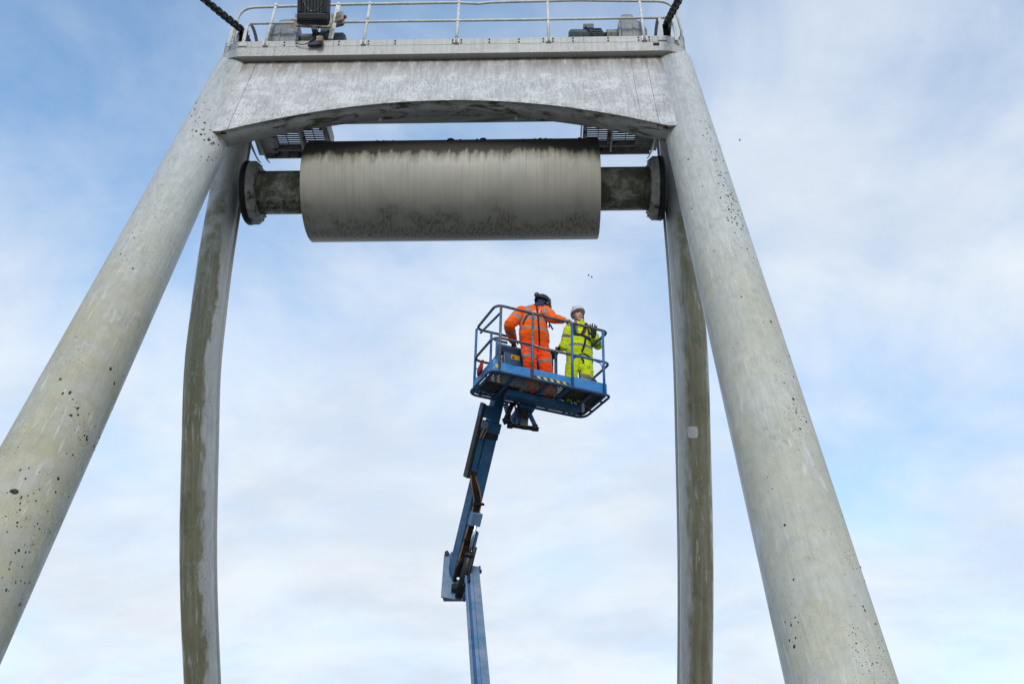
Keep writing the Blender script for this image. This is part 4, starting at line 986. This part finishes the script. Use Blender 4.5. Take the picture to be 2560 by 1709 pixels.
for i in range(3): MB().tube([lb_(0.45, -0.09+0.012*i, 0.012), lb_(0.60, -0.09+0.012*i, -0.02)], 0.007, 7).build('hose', 'hose', lo_)
# turntable and wheeled chassis on the ground behind
cyx, cyy = (C+lx*LEN).x, (C+lx*LEN).y-0.4
ch = MB(Matrix.Identity(4)); ch.box((cyx, cyy, 0.55), (1.9, 2.8, 0.30)); cha = ch.build('chassis', 'blue', lift, bevel=0.04)
MB(Matrix.Identity(4)).box((cyx, cyy, 0.98), (1.2, 1.9, 0.52)).build('turntable', 'blue', lift, bevel=0.06)
for x in (cyx-1.0, cyx+1.0):
    for y in (cyy-1.0, cyy+1.0):
        wq = MB(Matrix.Identity(4)).tube([(x-0.16, y, 0.42), (x-0.13, y, 0.42), (x+0.13, y, 0.42), (x+0.16, y, 0.42)], [0.36, 0.42, 0.42, 0.36], 32).build('wheel', 'rubber', cha)
        MB(Matrix.Identity(4)).cyl((x-0.17, y, 0.42), (x+0.17, y, 0.42), 0.2, 20).build('rim', 'steelgrey', wq)

# red plastic bag hung on the basket's left end, brown tool bag on its floor
rb = MB(BM); rng = random.Random(3); rings = []
for i, (h, w, t) in enumerate([(0.10, 0.05, 0.02), (0.13, 0.075, 0.03), (0.175, 0.085, 0.034), (0.22, 0.06, 0.03), (0.25, 0.05, 0.022), (0.27, 0.03, 0.025), (0.285, 0.015, 0.015)]):
    rings.append([Vector((aL-0.005+t*math.cos(a)*(1+0.25*rng.uniform(-1, 1))-0.01, 0.42-i*0.022+w*math.sin(a)*(1+0.2*rng.uniform(-1, 1)), h)) for a in [2*math.pi*k/12 for k in range(12)]])
rb.loft(rings); rb.build('plastic_bag', 'red', None, 'crumpled red plastic bag tied to the left end of the blue basket', 'bag')
for (a, b, h, w), lab in (((1.70, 0.36, 0.385, 0.12), 'brown tool bag standing in the right corner of the blue basket'),):
    tb = MB(BM); rings = []
    for i in range(7):
        t = i/6; ww = w*math.sqrt(max(0.03, 1-(t*0.97)**3)); rings.append([Vector((a+ww*math.cos(q)*0.8, b+ww*math.sin(q)*1.1, 0.05+h*t)) for q in [2*math.pi*k/14 for k in range(14)]])
    tb.loft(rings); tb.build('tool_bag', 'bagbrown', None, lab, 'tool bag')

# ------------------------------------------------------------------ people
def limb(mb, pts, radii, seg=14, flat=None, sub=5):
    """one tapered limb: rounded ends, smooth through its joints; flat = (axis vector, factor) squeezes the section"""
    P = catmull(pts, sub); Rr = []
    for i in range(len(pts)-1):
        for k in range(sub): Rr.append(radii[i]+(radii[i+1]-radii[i])*k/sub)
    Rr.append(radii[-1])
    t0 = (P[1]-P[0]).normalized(); t1 = (P[-1]-P[-2]).normalized()
    ext0 = [(P[0]-t0*Rr[0]*math.sin(a), Rr[0]*math.cos(a)) for a in (1.45, 1.1, 0.6)]; ext1 = [(P[-1]+t1*Rr[-1]*math.sin(a), Rr[-1]*math.cos(a)) for a in (0.6, 1.1, 1.45)]
    seq = ext0+list(zip(P, Rr))+ext1; rings = []; prev = None
    for i, (p, r) in enumerate(seq):
        t = (seq[min(i+1, len(seq)-1)][0]-seq[max(i-1, 0)][0]).normalized()
        if prev is None:
            ref = flat[0] if flat else Vector((0.3, 0.8, 0.5)); x = (ref-t*ref.dot(t)).normalized()
        else: x = (prev-t*prev.dot(t)).normalized()
        prev = x; y = t.cross(x); fx = flat[1] if flat else 1.0
        rings.append([p+x*math.cos(2*math.pi*k/seg)*r*fx+y*math.sin(2*math.pi*k/seg)*r for k in range(seg)])
    mb.loft(rings)
def remesh(mb, vox, smooth=4, wr=None):
    """fuse overlapping volumes into one continuous skin; returns an MB-like (verts, faces) in basket coordinates"""
    me = bpy.data.meshes.new('tmp'); me.from_pydata([tuple(p) for p in mb.v], [], mb.f); o = bpy.data.objects.new('tmp', me); COL.objects.link(o)
    r = o.modifiers.new('r', 'REMESH'); r.mode = 'VOXEL'; r.voxel_size = vox
    if smooth: sm = o.modifiers.new('s', 'SMOOTH'); sm.iterations = smooth; sm.factor = 0.5
    dg = bpy.context.evaluated_depsgraph_get(); ev = o.evaluated_get(dg); m2 = bpy.data.meshes.new_from_object(ev)
    V = [v.co.copy() for v in m2.vertices]; N = [v.normal.copy() for v in m2.vertices]; F = [tuple(p.vertices) for p in m2.polygons]
    bpy.data.objects.remove(o); bpy.data.meshes.remove(me); bpy.data.meshes.remove(m2)
    if wr:
        amp, sc, st, sd_ = wr
        for i, (v, n_) in enumerate(zip(V, N)):
            q = Vector((v.x*sc*st[0], v.y*sc*st[1], v.z*sc*st[2]))+Vector((sd_, sd_*2, 0))
            a = 1-abs(mnoise.noise(q))*2.2; b = mnoise.noise(q*2.7+Vector((5, 1, 2)))
            V[i] = v+n_*amp*(a*0.8+b*0.4-0.35)
    out = MB(BM); out.v = V; out.f = F; out.uv = [None]*len(F); out.mi = [0]*len(F); out.sm = [True]*len(F)
    return out
def colour(mb, fn):
    for i, f in enumerate(mb.f):
        c = Vector((0, 0, 0))
        for k in f: c += mb.v[k]
        mb.mi[i] = fn(c/len(f))
def seg_t(p, a, b):
    d = b-a; t = (p-a).dot(d)/d.length_squared; tc_ = min(1, max(0, t)); return (p-(a+d*tc_)).length, t
def nearest(p, bones):
    best = None
    for nm, a, b, r in bones:
        d, t = seg_t(p, a, b)
        if best is None or d-r < best[0]: best = (d-r, nm, t)
    return best[1], best[2]
def strap(name, pts, width, bvh, mat, parent, lift_=0.008, thick=0.005, n=26, snap=True):
    P = catmull(pts, max(2, n//max(1, len(pts)-1))); L = []
    for p in P:
        if snap:
            loc, nr, _, _ = bvh.find_nearest(p); L.append((loc+nr*lift_, nr))
        else: L.append((p, Vector((0, -1, 0.1)).normalized()))
    for _ in range(2):
        L = [L[0]]+[((L[i-1][0]+L[i][0]*2+L[i+1][0])/4, (L[i-1][1]+L[i][1]*2+L[i+1][1]).normalized()) for i in range(1, len(L)-1)]+[L[-1]]
    b = MB(BM); R = []
    for i, (p, nr) in enumerate(L):
        t = (L[min(i+1, len(L)-1)][0]-L[max(i-1, 0)][0]).normalized(); w = t.cross(nr).normalized()*width/2
        R.append([p+w+nr*0, p-w, p-w-nr*(thick+lift_), p+w-nr*(thick+lift_)])
    b.loft(R, False); return b.build(name, mat, parent)
V3 = lambda *a: Vector(a)
def hand(mb, wrist, palm_dir, palm_n, thumb_side, curl=(0.3, 0.5, 0.4), size=1.0, spread=0.10, thumb_out=0.7):
    """a palm with four fingers of different length and a thumb; palm_n = direction the palm faces"""
    d = palm_dir.normalized(); n_ = (palm_n-d*palm_n.dot(d)).normalized(); s = thumb_side-d*thumb_side.dot(d)-n_*thumb_side.dot(n_); s.normalize()
    L = 0.092*size
    limb(mb, [wrist, wrist+d*L*0.5, wrist+d*L*0.92], [0.027*size, 0.038*size, 0.036*size], 14, (n_, 0.5), 3)
    for i, (off, ln) in enumerate(((0.030, 0.074), (0.0105, 0.083), (-0.0105, 0.077), (-0.030, 0.060))):
        k = wrist+d*L*0.95+s*off*size; dd = (d+s*off*spread*30).normalized(); pts = [k-d*0.02, k]; a = 0; ln *= size
        for q, cc in zip((0.42, 0.32, 0.26), curl):
            a += cc; pts.append(pts[-1]+(dd*math.cos(a)+n_*math.sin(a))*ln*q)
        limb(mb, pts, [0.0105*size]*2+[0.010*size, 0.009*size, 0.008*size], 8, None, 3)
    b0 = wrist+d*L*0.28+s*0.026*size
    t1 = b0+(s*thumb_out+d*0.7+n_*0.25).normalized()*0.045*size; t2 = t1+(s*thumb_out*0.4+d*0.9+n_*0.4).normalized()*0.034*size
    limb(mb, [b0-s*0.02*size, b0, t1, t2], [0.014*size, 0.014*size, 0.0115*size, 0.009*size], 8, None, 3)
def head(mb, c, f, u, k=1.0):
    """skull, jaw, nose, brow, ears; f = where the face looks, u = crown"""
    f = f.normalized(); u = (u-f*u.dot(f)).normalized(); s = f.cross(u)
    P = lambda x, y, z: c+s*x*k+f*y*k+u*z*k
    mb.ellip(P(0, -0.012, 0.025), (s*0.076*k, f*0.094*k, u*0.092*k), 18, 12)
    limb(mb, [P(0, 0.03, 0.0), P(0, 0.045, -0.055), P(0, 0.055, -0.092)], [0.066*k, 0.055*k, 0.034*k], 14)
    limb(mb, [P(0, 0.074, 0.028), P(0, 0.096, -0.004), P(0, 0.103, -0.018)], [0.009*k, 0.011*k, 0.015*k], 8)
    limb(mb, [P(-0.045, 0.066, 0.034), P(0, 0.080, 0.036), P(0.045, 0.066, 0.034)], [0.012*k, 0.013*k, 0.012*k], 8)
    for x in (-1, 1):
        mb.ellip(P(x*0.078, -0.01, 0.0), (s*0.011*k, f*0.02*k, u*0.032*k), 10, 8)
        mb.ellip(P(x*0.036, 0.058, -0.018), (s*0.024*k, f*0.022*k, u*0.02*k), 10, 8)
    limb(mb, [P(-0.024, 0.088, -0.056), P(0, 0.094, -0.055), P(0.024, 0.088, -0.056)], [0.007*k, 0.009*k, 0.007*k], 8)
    return P
def helmet(c, f, u, mat, parent, k=1.0, name='helmet', peak=0.03):
    f = f.normalized(); u = (u-f*u.dot(f)).normalized(); s = f.cross(u); b = MB(BM); N = 28; rings = []
    def ringat(z, r, fl=0.0, inn=0.0):
        out = []
        for q in range(N):
            a = 2*math.pi*q/N; pk = peak*max(0, math.sin(a))**3*fl; drop = -0.022*max(0, -math.sin(a))*fl
            out.append(c+s*math.cos(a)*(0.112*r-inn)*k+f*(math.sin(a)*(0.138*r-inn)+pk)*k+u*(z+drop)*k)
        return out
    rings.append(ringat(0.02, 0.90)); rings.append(ringat(0.016, 1.03, 1.0)); rings.append(ringat(0.026, 1.05, 1.0))
    for z, r in ((0.040, 1.0), (0.07, 0.975), (0.10, 0.88), (0.124, 0.72), (0.141, 0.5), (0.150, 0.26), (0.153, 0.05)): rings.append(ringat(z, r, 0.25 if z < 0.05 else 0))
    b.loft(rings); h = b.build(name, mat, parent)
    for x in (-1, 1):        # raised side ridges and vents
        r = MB(BM); r.tube(catmull([c+s*x*0.055*k+f*0.10*k+u*0.085*k, c+s*x*0.05*k+f*0.03*k+u*0.142*k, c+s*x*0.05*k-f*0.08*k+u*0.12*k], 5), 0.008*k, 6); r.build('helmet_ridge', mat, h)
        v = MB(BM); v.box(c+s*x*0.088*k+f*0.035*k+u*0.098*k, (0.012, 0.05, 0.018), (s, f, u)); v.build('vent', 'gap', h)
    return h

# ---- worker in orange, back to the camera, right hand on the front rail
P1 = bpy.data.objects.new('person', None); COL.objects.link(P1); put(P1, BM @ V3(0.8, 0.44, 0.05), None); P1.scale = (1, 1, 0.965)
tag(P1, 'person in orange high visibility suit and dark helmet, back turned, hand on basket rail', 'person')
sL, sR = V3(0.515, 0.42, 1.395), V3(0.885, 0.345, 1.455); eL, wL = V3(0.325, 0.42, 1.10), V3(0.475, 0.64, 0.985); eR, wR = V3(0.955, 0.20, 1.275), V3(1.070, 0.035, 1.180)
pel, che, nk = V3(0.735, 0.41, 0.90), V3(0.705, 0.40, 1.22), V3(0.765, 0.40, 1.50)
hL, hR, kL, kR, aL_, aR_ = V3(0.635, 0.41, 0.86), V3(0.840, 0.41, 0.87), V3(0.645, 0.37, 0.50), V3(0.920, 0.40, 0.50), V3(0.735, 0.44, 0.10), V3(1.010, 0.47, 0.10)
hc = V3(0.895, 0.475, 1.695); hf = V3(0.85, 0.25, -0.45).normalized(); hu = V3(0.45, 0.15, 0.85)
bd = MB(BM); acr = V3(1, -0.12, 0.1).normalized()
limb(bd, [pel, che, nk-V3(0, 0, 0.08)], [0.15, 0.165, 0.12], 18, (V3(0, 1, 0), 0.68)); limb(bd, [nk-V3(0, 0, 0.06), hc-V3(0.03, 0.02, 0.05)], [0.066, 0.060])
for a in ((sL, eL, wL), (sR, eR, wR)): limb(bd, [nk-V3(0, 0, 0.1), a[0]], [0.07, 0.06]); limb(bd, list(a), [0.058, 0.046, 0.030])
for a in ((hL, kL, aL_), (hR, kR, aR_)): limb(bd, list(a), [0.088, 0.062, 0.045])
hd = head(bd, hc, hf, hu)
b1 = remesh(bd, 0.0095, 2)
# hand gripping the rail: fingers over the far side and down, built finer and fused with the arm end
hb = MB(BM); limb(hb, [eR.lerp(wR, 0.6), wR], [0.036, 0.030])
hand(hb, wR, V3(0.80, -0.38, -0.22), V3(-0.1, -0.25, -1.0), V3(0.42, 0.78, 0.0), (0.75, 0.85, 0.55), 1.0, 0.02, 0.9)
limb(hb, [eL.lerp(wL, 0.6), wL], [0.036, 0.030]); hand(hb, wL, V3(0.5, 0.75, -0.25), V3(0.2, 0.1, -1), V3(0.8, -0.4, 0), (0.4, 0.6, 0.5))
b2 = remesh(hb, 0.0058, 1)
o = len(b1.v); b1.v += b2.v; b1.f += [tuple(i+o for i in f) for f in b2.f]; b1.uv += b2.uv; b1.mi += [0]*len(b2.f); b1.sm += b2.sm
colour(b1, lambda p: 1 if (p-hc).dot(hf) < 0.035 and (p-hc).length < 0.16 else 0); b1.build('body', ['skin', 'navy'], P1)
jk = MB(BM)
limb(jk, [V3(0.745, 0.415, 0.925), V3(0.732, 0.405, 1.01), V3(0.712, 0.40, 1.20), V3(0.708, 0.395, 1.36), V3(0.75, 0.395, 1.47)], [0.248, 0.250, 0.228, 0.208, 0.12], 28, (V3(0, 1, 0), 0.66))
limb(jk, [V3(0.60, 0.41, 1.40), V3(0.72, 0.395, 1.45), V3(0.83, 0.365, 1.45)], [0.105, 0.12, 0.105], 20)
limb(jk, [sL, sL.lerp(eL, 0.5), eL, wL], [0.108, 0.102, 0.092, 0.066]); limb(jk, [sR, sR.lerp(eR, 0.5), eR, wR-V3(0.015, -0.02, -0.012)], [0.112, 0.102, 0.088, 0.054])
limb(jk, [nk-V3(0.0, 0, 0.02), nk+V3(0.02, 0.01, 0.035)], [0.088, 0.078])
jm = remesh(jk, 0.0115, 3, (0.009, 9.0, (1, 1, 1.5), 3.0))
bones = [('aL', sL, eL, 0.09), ('fL', eL, wL, 0.07), ('aR', sR, eR, 0.09), ('fR', eR, wR, 0.065), ('t', V3(0.735, 0.41, 0.9), V3(0.71, 0.40, 1.42), 0.19)]
def jcol(p):
    nm, t = nearest(p, bones)
    if nm in 'aLaR': return 1 if 0.42 < t < 0.60 else 0
    if nm == 'fL': return 1 if 0.22 < t < 0.46 else 0
    if nm == 'fR': return 1 if -0.05 < t < 0.16 else 0
    hh = p.z-0.05*(p.x-0.7)
    if 1.045 < hh < 1.095 or 1.22 < hh < 1.27: return 1
    if hh > 1.25 and (0.045 > abs(p.x-0.855) > 0.005 or 0.045 > abs(p.x-0.575) > 0.005): return 1
    return 0
colour(jm, jcol); jac = jm.build('jacket', ['orange', 'reflect'], P1)
bv = BVHTree.FromPolygons(jm.v, jm.f)
trs = MB(BM)
limb(trs, [V3(0.735, 0.415, 0.84), V3(0.735, 0.41, 0.95)], [0.185, 0.18], 22, (V3(0, 1, 0), 0.74))
for a in ((hL, kL, aL_), (hR, kR, aR_)): limb(trs, [a[0], a[0].lerp(a[1], 0.5), a[1], a[1].lerp(a[2], 0.5), a[2]], [0.124, 0.118, 0.105, 0.100, 0.095], 18)
limb(trs, [hL.lerp(kL, 0.55)+V3(-0.05, -0.02, 0.04), hL.lerp(kL, 0.8)+V3(-0.05, -0.02, 0)], [0.07, 0.07]); limb(trs, [hR.lerp(kR, 0.55)+V3(0.05, -0.02, 0.04), hR.lerp(kR, 0.8)+V3(0.05, -0.02, 0)], [0.07, 0.07])
tm = remesh(trs, 0.0115, 3, (0.011, 8.0, (1, 1, 2.0), 8.0)); tbones = [('L', kL, aL_, 0.1), ('R', kR, aR_, 0.1), ('hL', hL, kL, 0.11), ('hR', hR, kR, 0.11)]
def tcol(p):
    nm, t = nearest(p, tbones)
    if nm in 'LR': return 1 if 0.42 < t < 0.56 else 0
    if 0.78 < t < 0.93: return 1
    if 0.50 < t < 0.55 and abs(p.x-0.76) > 0.15: return 1
    return 0
colour(tm, tcol); tm.build('trousers', ['orange2', 'reflect'], P1)
for a in (aL_, aR_):
    bt = MB(BM); limb(bt, [a+V3(0, -0.05, -0.01), a+V3(0.02, 0.06, -0.015), a+V3(0.05, 0.15, -0.02)], [0.05, 0.048, 0.04], 12); limb(bt, [a+V3(0, -0.01, 0.1), a], [0.06, 0.055]); bm_ = remesh(bt, 0.011, 2); bm_.build('boot', 'boot', P1)
hl = helmet(hc+hu.normalized()*0.004, hf, hu, 'helmdark', P1, 1.04)
hx = hf.cross((hu-hf*hu.dot(hf)).normalized())
hd_ = MB(BM); limb(hd_, [nk+V3(-0.07, -0.02, -0.01), nk+V3(-0.03, -0.075, 0.02), nk+V3(0.05, -0.085, 0.045), nk+V3(0.11, -0.03, 0.05)], [0.045, 0.055, 0.045, 0.03], 14, None, 5); hdm = remesh(hd_, 0.01, 2, (0.008, 16, (1, 1, 1), 1)); hdm.build('neck_gaiter', 'navy', P1)
for c in (V3(0.785, 0.43, 1.80), V3(0.965, 0.40, 1.66)):
    em = MB(BM); em.ellip(c, (hx*0.040, hf*0.052, hu.normalized()*0.052), 14, 10); em.build('ear_muff', 'helmdark', P1)
mid = V3(0.72, 0.27, 1.315)
strap('harness_strap', [V3(0.70, 0.33, 1.52), V3(0.715, 0.27, 1.42), mid], 0.026, bv, 'strap', P1)
strap('harness_strap', [mid, V3(0.78, 0.27, 1.345), V3(0.85, 0.27, 1.335), V3(0.89, 0.30, 1.25), V3(0.885, 0.33, 1.15)], 0.030, bv, 'strap', P1)
strap('harness_strap', [mid, V3(0.65, 0.27, 1.305), V3(0.57, 0.29, 1.285), V3(0.535, 0.32, 1.20), V3(0.54, 0.36, 1.12)], 0.026, bv, 'strap', P1)
strap('lanyard', [mid, V3(0.725, 0.26, 1.2), V3(0.73, 0.25, 1.05), V3(0.745, 0.25, 0.9), V3(0.77, 0.27, 0.78)], 0.024, bv, 'strap', P1, 0.014)
MB(BM).box((0.925, 0.27, 1.19), (0.018, 0.02, 0.11), ((1, 0, -0.1), (0, 1, 0), (0.1, 0, 1))).build('harness_strap', 'strap', P1)
MB(BM).beam((0.945, 0.28, 1.20), (0.985, 0.27, 1.115), 0.022, 0.012, (0, 1, 0)).build('strap_tail', 'strap', P1)
# the illegible white lettering across the shoulders
pr_ = MB(BM); rg = random.Random(5)
for x0_, x1_, h0, h1 in ((0.605, 0.695, 1.335, 1.385), (0.735, 0.815, 1.375, 1.425)):
    x = x0_
    while x < x1_:
        w_ = rg.choice((0.005, 0.007)); hh = h1-h0 if rg.random() < 0.45 else (h1-h0)*0.62; sl = (x-x0_)*0.18
        for z0, z1, dx in ((0, hh, 0), (hh*0.5, hh*0.62, 0.006)):
            q = []
            for xx, z in ((x+dx, z0), (x+dx+w_, z0), (x+dx+w_, z1), (x+dx, z1)):
                loc, nr, _, _ = bv.find_nearest(V3(xx, 0.22, h0+z+sl)); q.append(loc+nr*0.004)
            pr_.face([pr_.vert(p) for p in q])
        x += w_+0.0065
pr_.build('back_print', 'print', P1)

# ---- worker in yellow, facing the camera, gloved hand raised
P2 = bpy.data.objects.new('person', None); COL.objects.link(P2); put(P2, BM @ V3(1.5, 0.44, 0.05), None); P2.scale = (1, 1, 0.962)
tag(P2, 'person in grimy yellow high visibility suit and white helmet, one black gloved hand raised', 'person')
sR2, sL2 = V3(1.375, 0.47, 1.335), V3(1.715, 0.43, 1.375); eL2, wL2 = V3(1.835, 0.40, 1.115), V3(1.672, 0.225, 1.135); eR2, wR2 = V3(1.315, 0.52, 1.06), V3(1.225, 0.50, 0.955)
pel, nk = V3(1.535, 0.45, 0.86), V3(1.500, 0.425, 1.40); hc = V3(1.487, 0.395, 1.585); hf = V3(-0.12, -1, -0.12).normalized(); hu = V3(-0.06, 0.0, 1)
hL, hR, kL, kR, aL_, aR_ = V3(1.615, 0.44, 0.83), V3(1.445, 0.45, 0.83), V3(1.610, 0.36, 0.50), V3(1.380, 0.44, 0.48), V3(1.520, 0.42, 0.10), V3(1.345, 0.47, 0.10)
bd = MB(BM)
limb(bd, [pel, V3(1.53, 0.44, 1.15), nk-V3(0, 0, 0.08)], [0.145, 0.155, 0.11], 18, (V3(0, 1, 0), 0.68)); limb(bd, [nk-V3(0, 0, 0.06), hc-V3(0, -0.01, 0.05)], [0.062, 0.058])
for a in ((sL2, eL2, wL2), (sR2, eR2, wR2)): limb(bd, [nk-V3(0, 0, 0.1), a[0]], [0.07, 0.06]); limb(bd, list(a), [0.055, 0.045, 0.030])
for a in ((hL, kL, aL_), (hR, kR, aR_)): limb(bd, list(a), [0.085, 0.06, 0.045])
HP = head(bd, hc, hf, hu, 0.98)
b1 = remesh(bd, 0.008, 1)
def fcol(p):
    q = p-hc; s_ = hf.cross(hu).normalized(); x, z, y = q.dot(s_), q.dot(hu.normalized()), q.dot(hf)
    if abs(x) < 0.026 and abs(z+0.056) < 0.0055 and y > 0.07: return 1
    if 0.016 < abs(x) < 0.045 and abs(z-0.012) < 0.008 and y > 0.055: return 2
    if 0.015 < abs(x) < 0.05 and abs(z-0.038) < 0.006 and y > 0.055: return 3
    return 0
colour(b1, fcol); b1.build('body', ['skin', 'skindark', 'eye', 'hair'], P2)
gl = MB(BM); limb(gl, [eL2.lerp(wL2, 0.72), wL2], [0.040, 0.034]); hand(gl, wL2, V3(-0.08, -0.12, 1.0), V3(-0.2, -1, 0), V3(-1, 0.1, 0.1), (0.10, 0.15, 0.15), 1.3, 0.2, 0.95)
remesh(gl, 0.0062, 1).build('raised_glove', 'glove', P2)
gl = MB(BM); limb(gl, [eR2.lerp(wR2, 0.7), wR2], [0.042, 0.036]); hand(gl, wR2, V3(-0.5, -0.15, -0.5), V3(-0.2, -0.4, -0.8), V3(0.1, -1, 0.2), (0.4, 0.5, 0.4), 1.1)
remesh(gl, 0.0062, 1).build('glove', 'glove', P2)
jk = MB(BM)
limb(jk, [V3(1.535, 0.455, 0.86), V3(1.535, 0.45, 0.95), V3(1.53, 0.445, 1.13), V3(1.535, 0.44, 1.28), V3(1.52, 0.43, 1.36)], [0.222, 0.222, 0.205, 0.19, 0.12], 28, (V3(0, 1, 0), 0.66))
limb(jk, [V3(1.42, 0.455, 1.335), V3(1.52, 0.43, 1.37), V3(1.66, 0.43, 1.37)], [0.10, 0.11, 0.10], 20)
limb(jk, [sL2, sL2.lerp(eL2, 0.5), eL2, eL2.lerp(wL2, 0.80)], [0.096, 0.088, 0.082, 0.062]); limb(jk, [sR2, sR2.lerp(eR2, 0.5), eR2, eR2.lerp(wR2, 0.85)], [0.094, 0.086, 0.078, 0.062])
limb(jk, [nk-V3(0, 0, 0.03), nk+V3(0.0, -0.005, 0.012)], [0.085, 0.078])
jm = remesh(jk, 0.0115, 3, (0.009, 9.0, (1, 1, 1.5), 6.0))
bones = [('aL', sL2, eL2, 0.09), ('fL', eL2, wL2, 0.07), ('aR', sR2, eR2, 0.09), ('fR', eR2, wR2, 0.07), ('t', V3(1.535, 0.45, 0.86), V3(1.53, 0.44, 1.32), 0.17)]
def jcol2(p):
    nm, t = nearest(p, bones)
    if nm in 'aLaR': return 1 if 0.48 < t < 0.66 else 0
    if nm in ('fL', 'fR'): return 1 if 0.30 < t < 0.50 else 0
    hh = p.z-0.04*abs(p.x-1.53)
    if 0.965 < hh < 1.012 or 1.145 < hh < 1.19: return 1
    if hh > 1.18 and (0.015 < p.x-1.60 < 0.06 or 0.015 < 1.47-p.x < 0.06): return 1
    return 0
colour(jm, jcol2); jm.build('jacket', ['lime', 'reflectd'], P2); bv = BVHTree.FromPolygons(jm.v, jm.f)
cl = MB(BM); q = [V3(1.455, 0.335, 1.375), V3(1.535, 0.33, 1.365), V3(1.575, 0.315, 1.43), V3(1.535, 0.30, 1.485), V3(1.515, 0.305, 1.475)]
cl.prism(q, V3(0.0, 0.014, 0.004)); co = cl.build('collar_flap', 'lime', P2, bevel=0.004)
MB(BM).cyl(V3(1.532, 0.302, 1.460), V3(1.531, 0.296, 1.459), 0.007, 8).build('snap_button', 'gap', co)
trs = MB(BM)
limb(trs, [V3(1.53, 0.45, 0.80), V3(1.53, 0.45, 0.90)], [0.175, 0.17], 22, (V3(0, 1, 0), 0.74))
for a in ((hL, kL, aL_), (hR, kR, aR_)): limb(trs, [a[0], a[0].lerp(a[1], 0.5), a[1], a[1].lerp(a[2], 0.5), a[2]], [0.118, 0.115, 0.100, 0.098, 0.092], 18)
tm = remesh(trs, 0.0115, 3, (0.011, 8.0, (1, 1, 2.0), 2.0)); tbones = [('L', kL, aL_, 0.1), ('R', kR, aR_, 0.1), ('hL', hL, kL, 0.11), ('hR', hR, kR, 0.11)]
def tcol2(p):
    nm, t = nearest(p, tbones)
    return 1 if (nm == 'L' and 0.10 < t < 0.30) or (nm == 'R' and 0.42 < t < 0.6) else 0
MAT['limegrime'] = cloth('yellow_hivis_grimy', (0.60, 0.73, 0.008), 0.9, 8)
colour(tm, tcol2); tm.build('trousers', ['limegrime', 'reflectd'], P2); bvt = BVHTree.FromPolygons(tm.v, tm.f)
for a in (aL_, aR_):
    bt = MB(BM); limb(bt, [a+V3(0, 0.05, -0.01), a+V3(0, -0.06, -0.015), a+V3(-0.01, -0.15, -0.02)], [0.05, 0.048, 0.04], 12); limb(bt, [a+V3(0, 0.01, 0.1), a], [0.06, 0.055]); remesh(bt, 0.011, 2).build('boot', 'boot', P2)
helmet(hc+hu.normalized()*0.020, V3(-0.12, -1, 0.10), hu, 'helmwhite', P2, 0.98, peak=0.02)
for x in (-1, 1):
    st_ = MB(BM); st_.tube(catmull([HP(x*0.088, 0.0, 0.03), HP(x*0.084, 0.015, -0.03), HP(x*0.055, 0.04, -0.09), HP(0.01*x, 0.06, -0.115)], 5), 0.0065, 6); st_.build('chin_strap', 'strap', P2)
    vz = MB(BM); vz.box(HP(x*0.092, -0.005, -0.03), (0.012, 0.05, 0.075), (hf.cross(hu), hf, hu)); vz.build('strap_pad', 'blackpaint', P2, bevel=0.004)
strap('harness_strap', [V3(1.60, 0.40, 1.44), V3(1.585, 0.33, 1.37), V3(1.54, 0.30, 1.26), V3(1.50, 0.30, 1.175)], 0.045, bv, 'strap', P2, 0.012)
strap('harness_strap', [V3(1.615, 0.38, 1.43), V3(1.605, 0.32, 1.36), V3(1.56, 0.30, 1.25), V3(1.52, 0.30, 1.175)], 0.014, bv, 'strapred', P2, 0.02)
strap('harness_strap', [V3(1.41, 0.40, 1.41), V3(1.395, 0.36, 1.33), V3(1.395, 0.34, 1.24), V3(1.41, 0.32, 1.16)], 0.05, bv, 'strap', P2, 0.012)
strap('harness_strap', [V3(1.375, 0.40, 1.38), V3(1.36, 0.38, 1.27), V3(1.37, 0.36, 1.18)], 0.014, bv, 'strapred', P2, 0.02)
strap('chest_strap', [V3(1.41, 0.32, 1.175), V3(1.5, 0.30, 1.175), V3(1.60, 0.30, 1.155), V3(1.69, 0.34, 1.14)], 0.035, bv, 'strap', P2, 0.012)
strap('harness_strap', [V3(1.575, 0.30, 1.155), V3(1.555, 0.30, 1.05), V3(1.525, 0.30, 0.93), V3(1.50, 0.31, 0.86)], 0.030, bv, 'strap', P2, 0.012)
strap('leg_strap', [V3(1.50, 0.30, 0.84), V3(1.57, 0.28, 0.835), V3(1.64, 0.30, 0.80), V3(1.70, 0.36, 0.74)], 0.026, bvt, 'strap', P2, 0.012)
strap('leg_strap', [V3(1.49, 0.30, 0.82), V3(1.42, 0.31, 0.77), V3(1.36, 0.36, 0.73)], 0.026, bvt, 'strap', P2, 0.012)
strap('leg_strap', [V3(1.51, 0.30, 0.80), V3(1.515, 0.30, 0.72), V3(1.525, 0.31, 0.66)], 0.026, bvt, 'strap', P2, 0.012)

# ------------------------------------------------------------------ birds far off
for (x, y, D_), lab in (((1471.5, 689, 130), 'tiny dark bird speck above the basket, upper of two'), ((1479.5, 693.4, 130), 'tiny dark bird speck above the basket, lower of two'), ((1849.5, 351, 130), 'tiny dark bird speck right of the gantry')):
    d = (fw + r2*((x-1280)/2490) + u2*((854.5-y)/2490)).normalized(); c = Vector((1.4235, 0, 0))+d*D_
    b = MB(); b.ellip(c, (Vector((0.16, 0, 0)), Vector((0, 0.05, 0)), Vector((0, 0, 0.05))), 8, 6)
    for s in (-1, 1): b.prism([c+Vector((0.05, 0, 0)), c+Vector((-0.05, 0, 0)), c+Vector((-0.08, s*0.22, 0.10)), c+Vector((0.02, s*0.22, 0.10))], (0, 0, 0.012))
    b.build('bird', 'bird', None, lab, 'bird', 'birds in the sky')
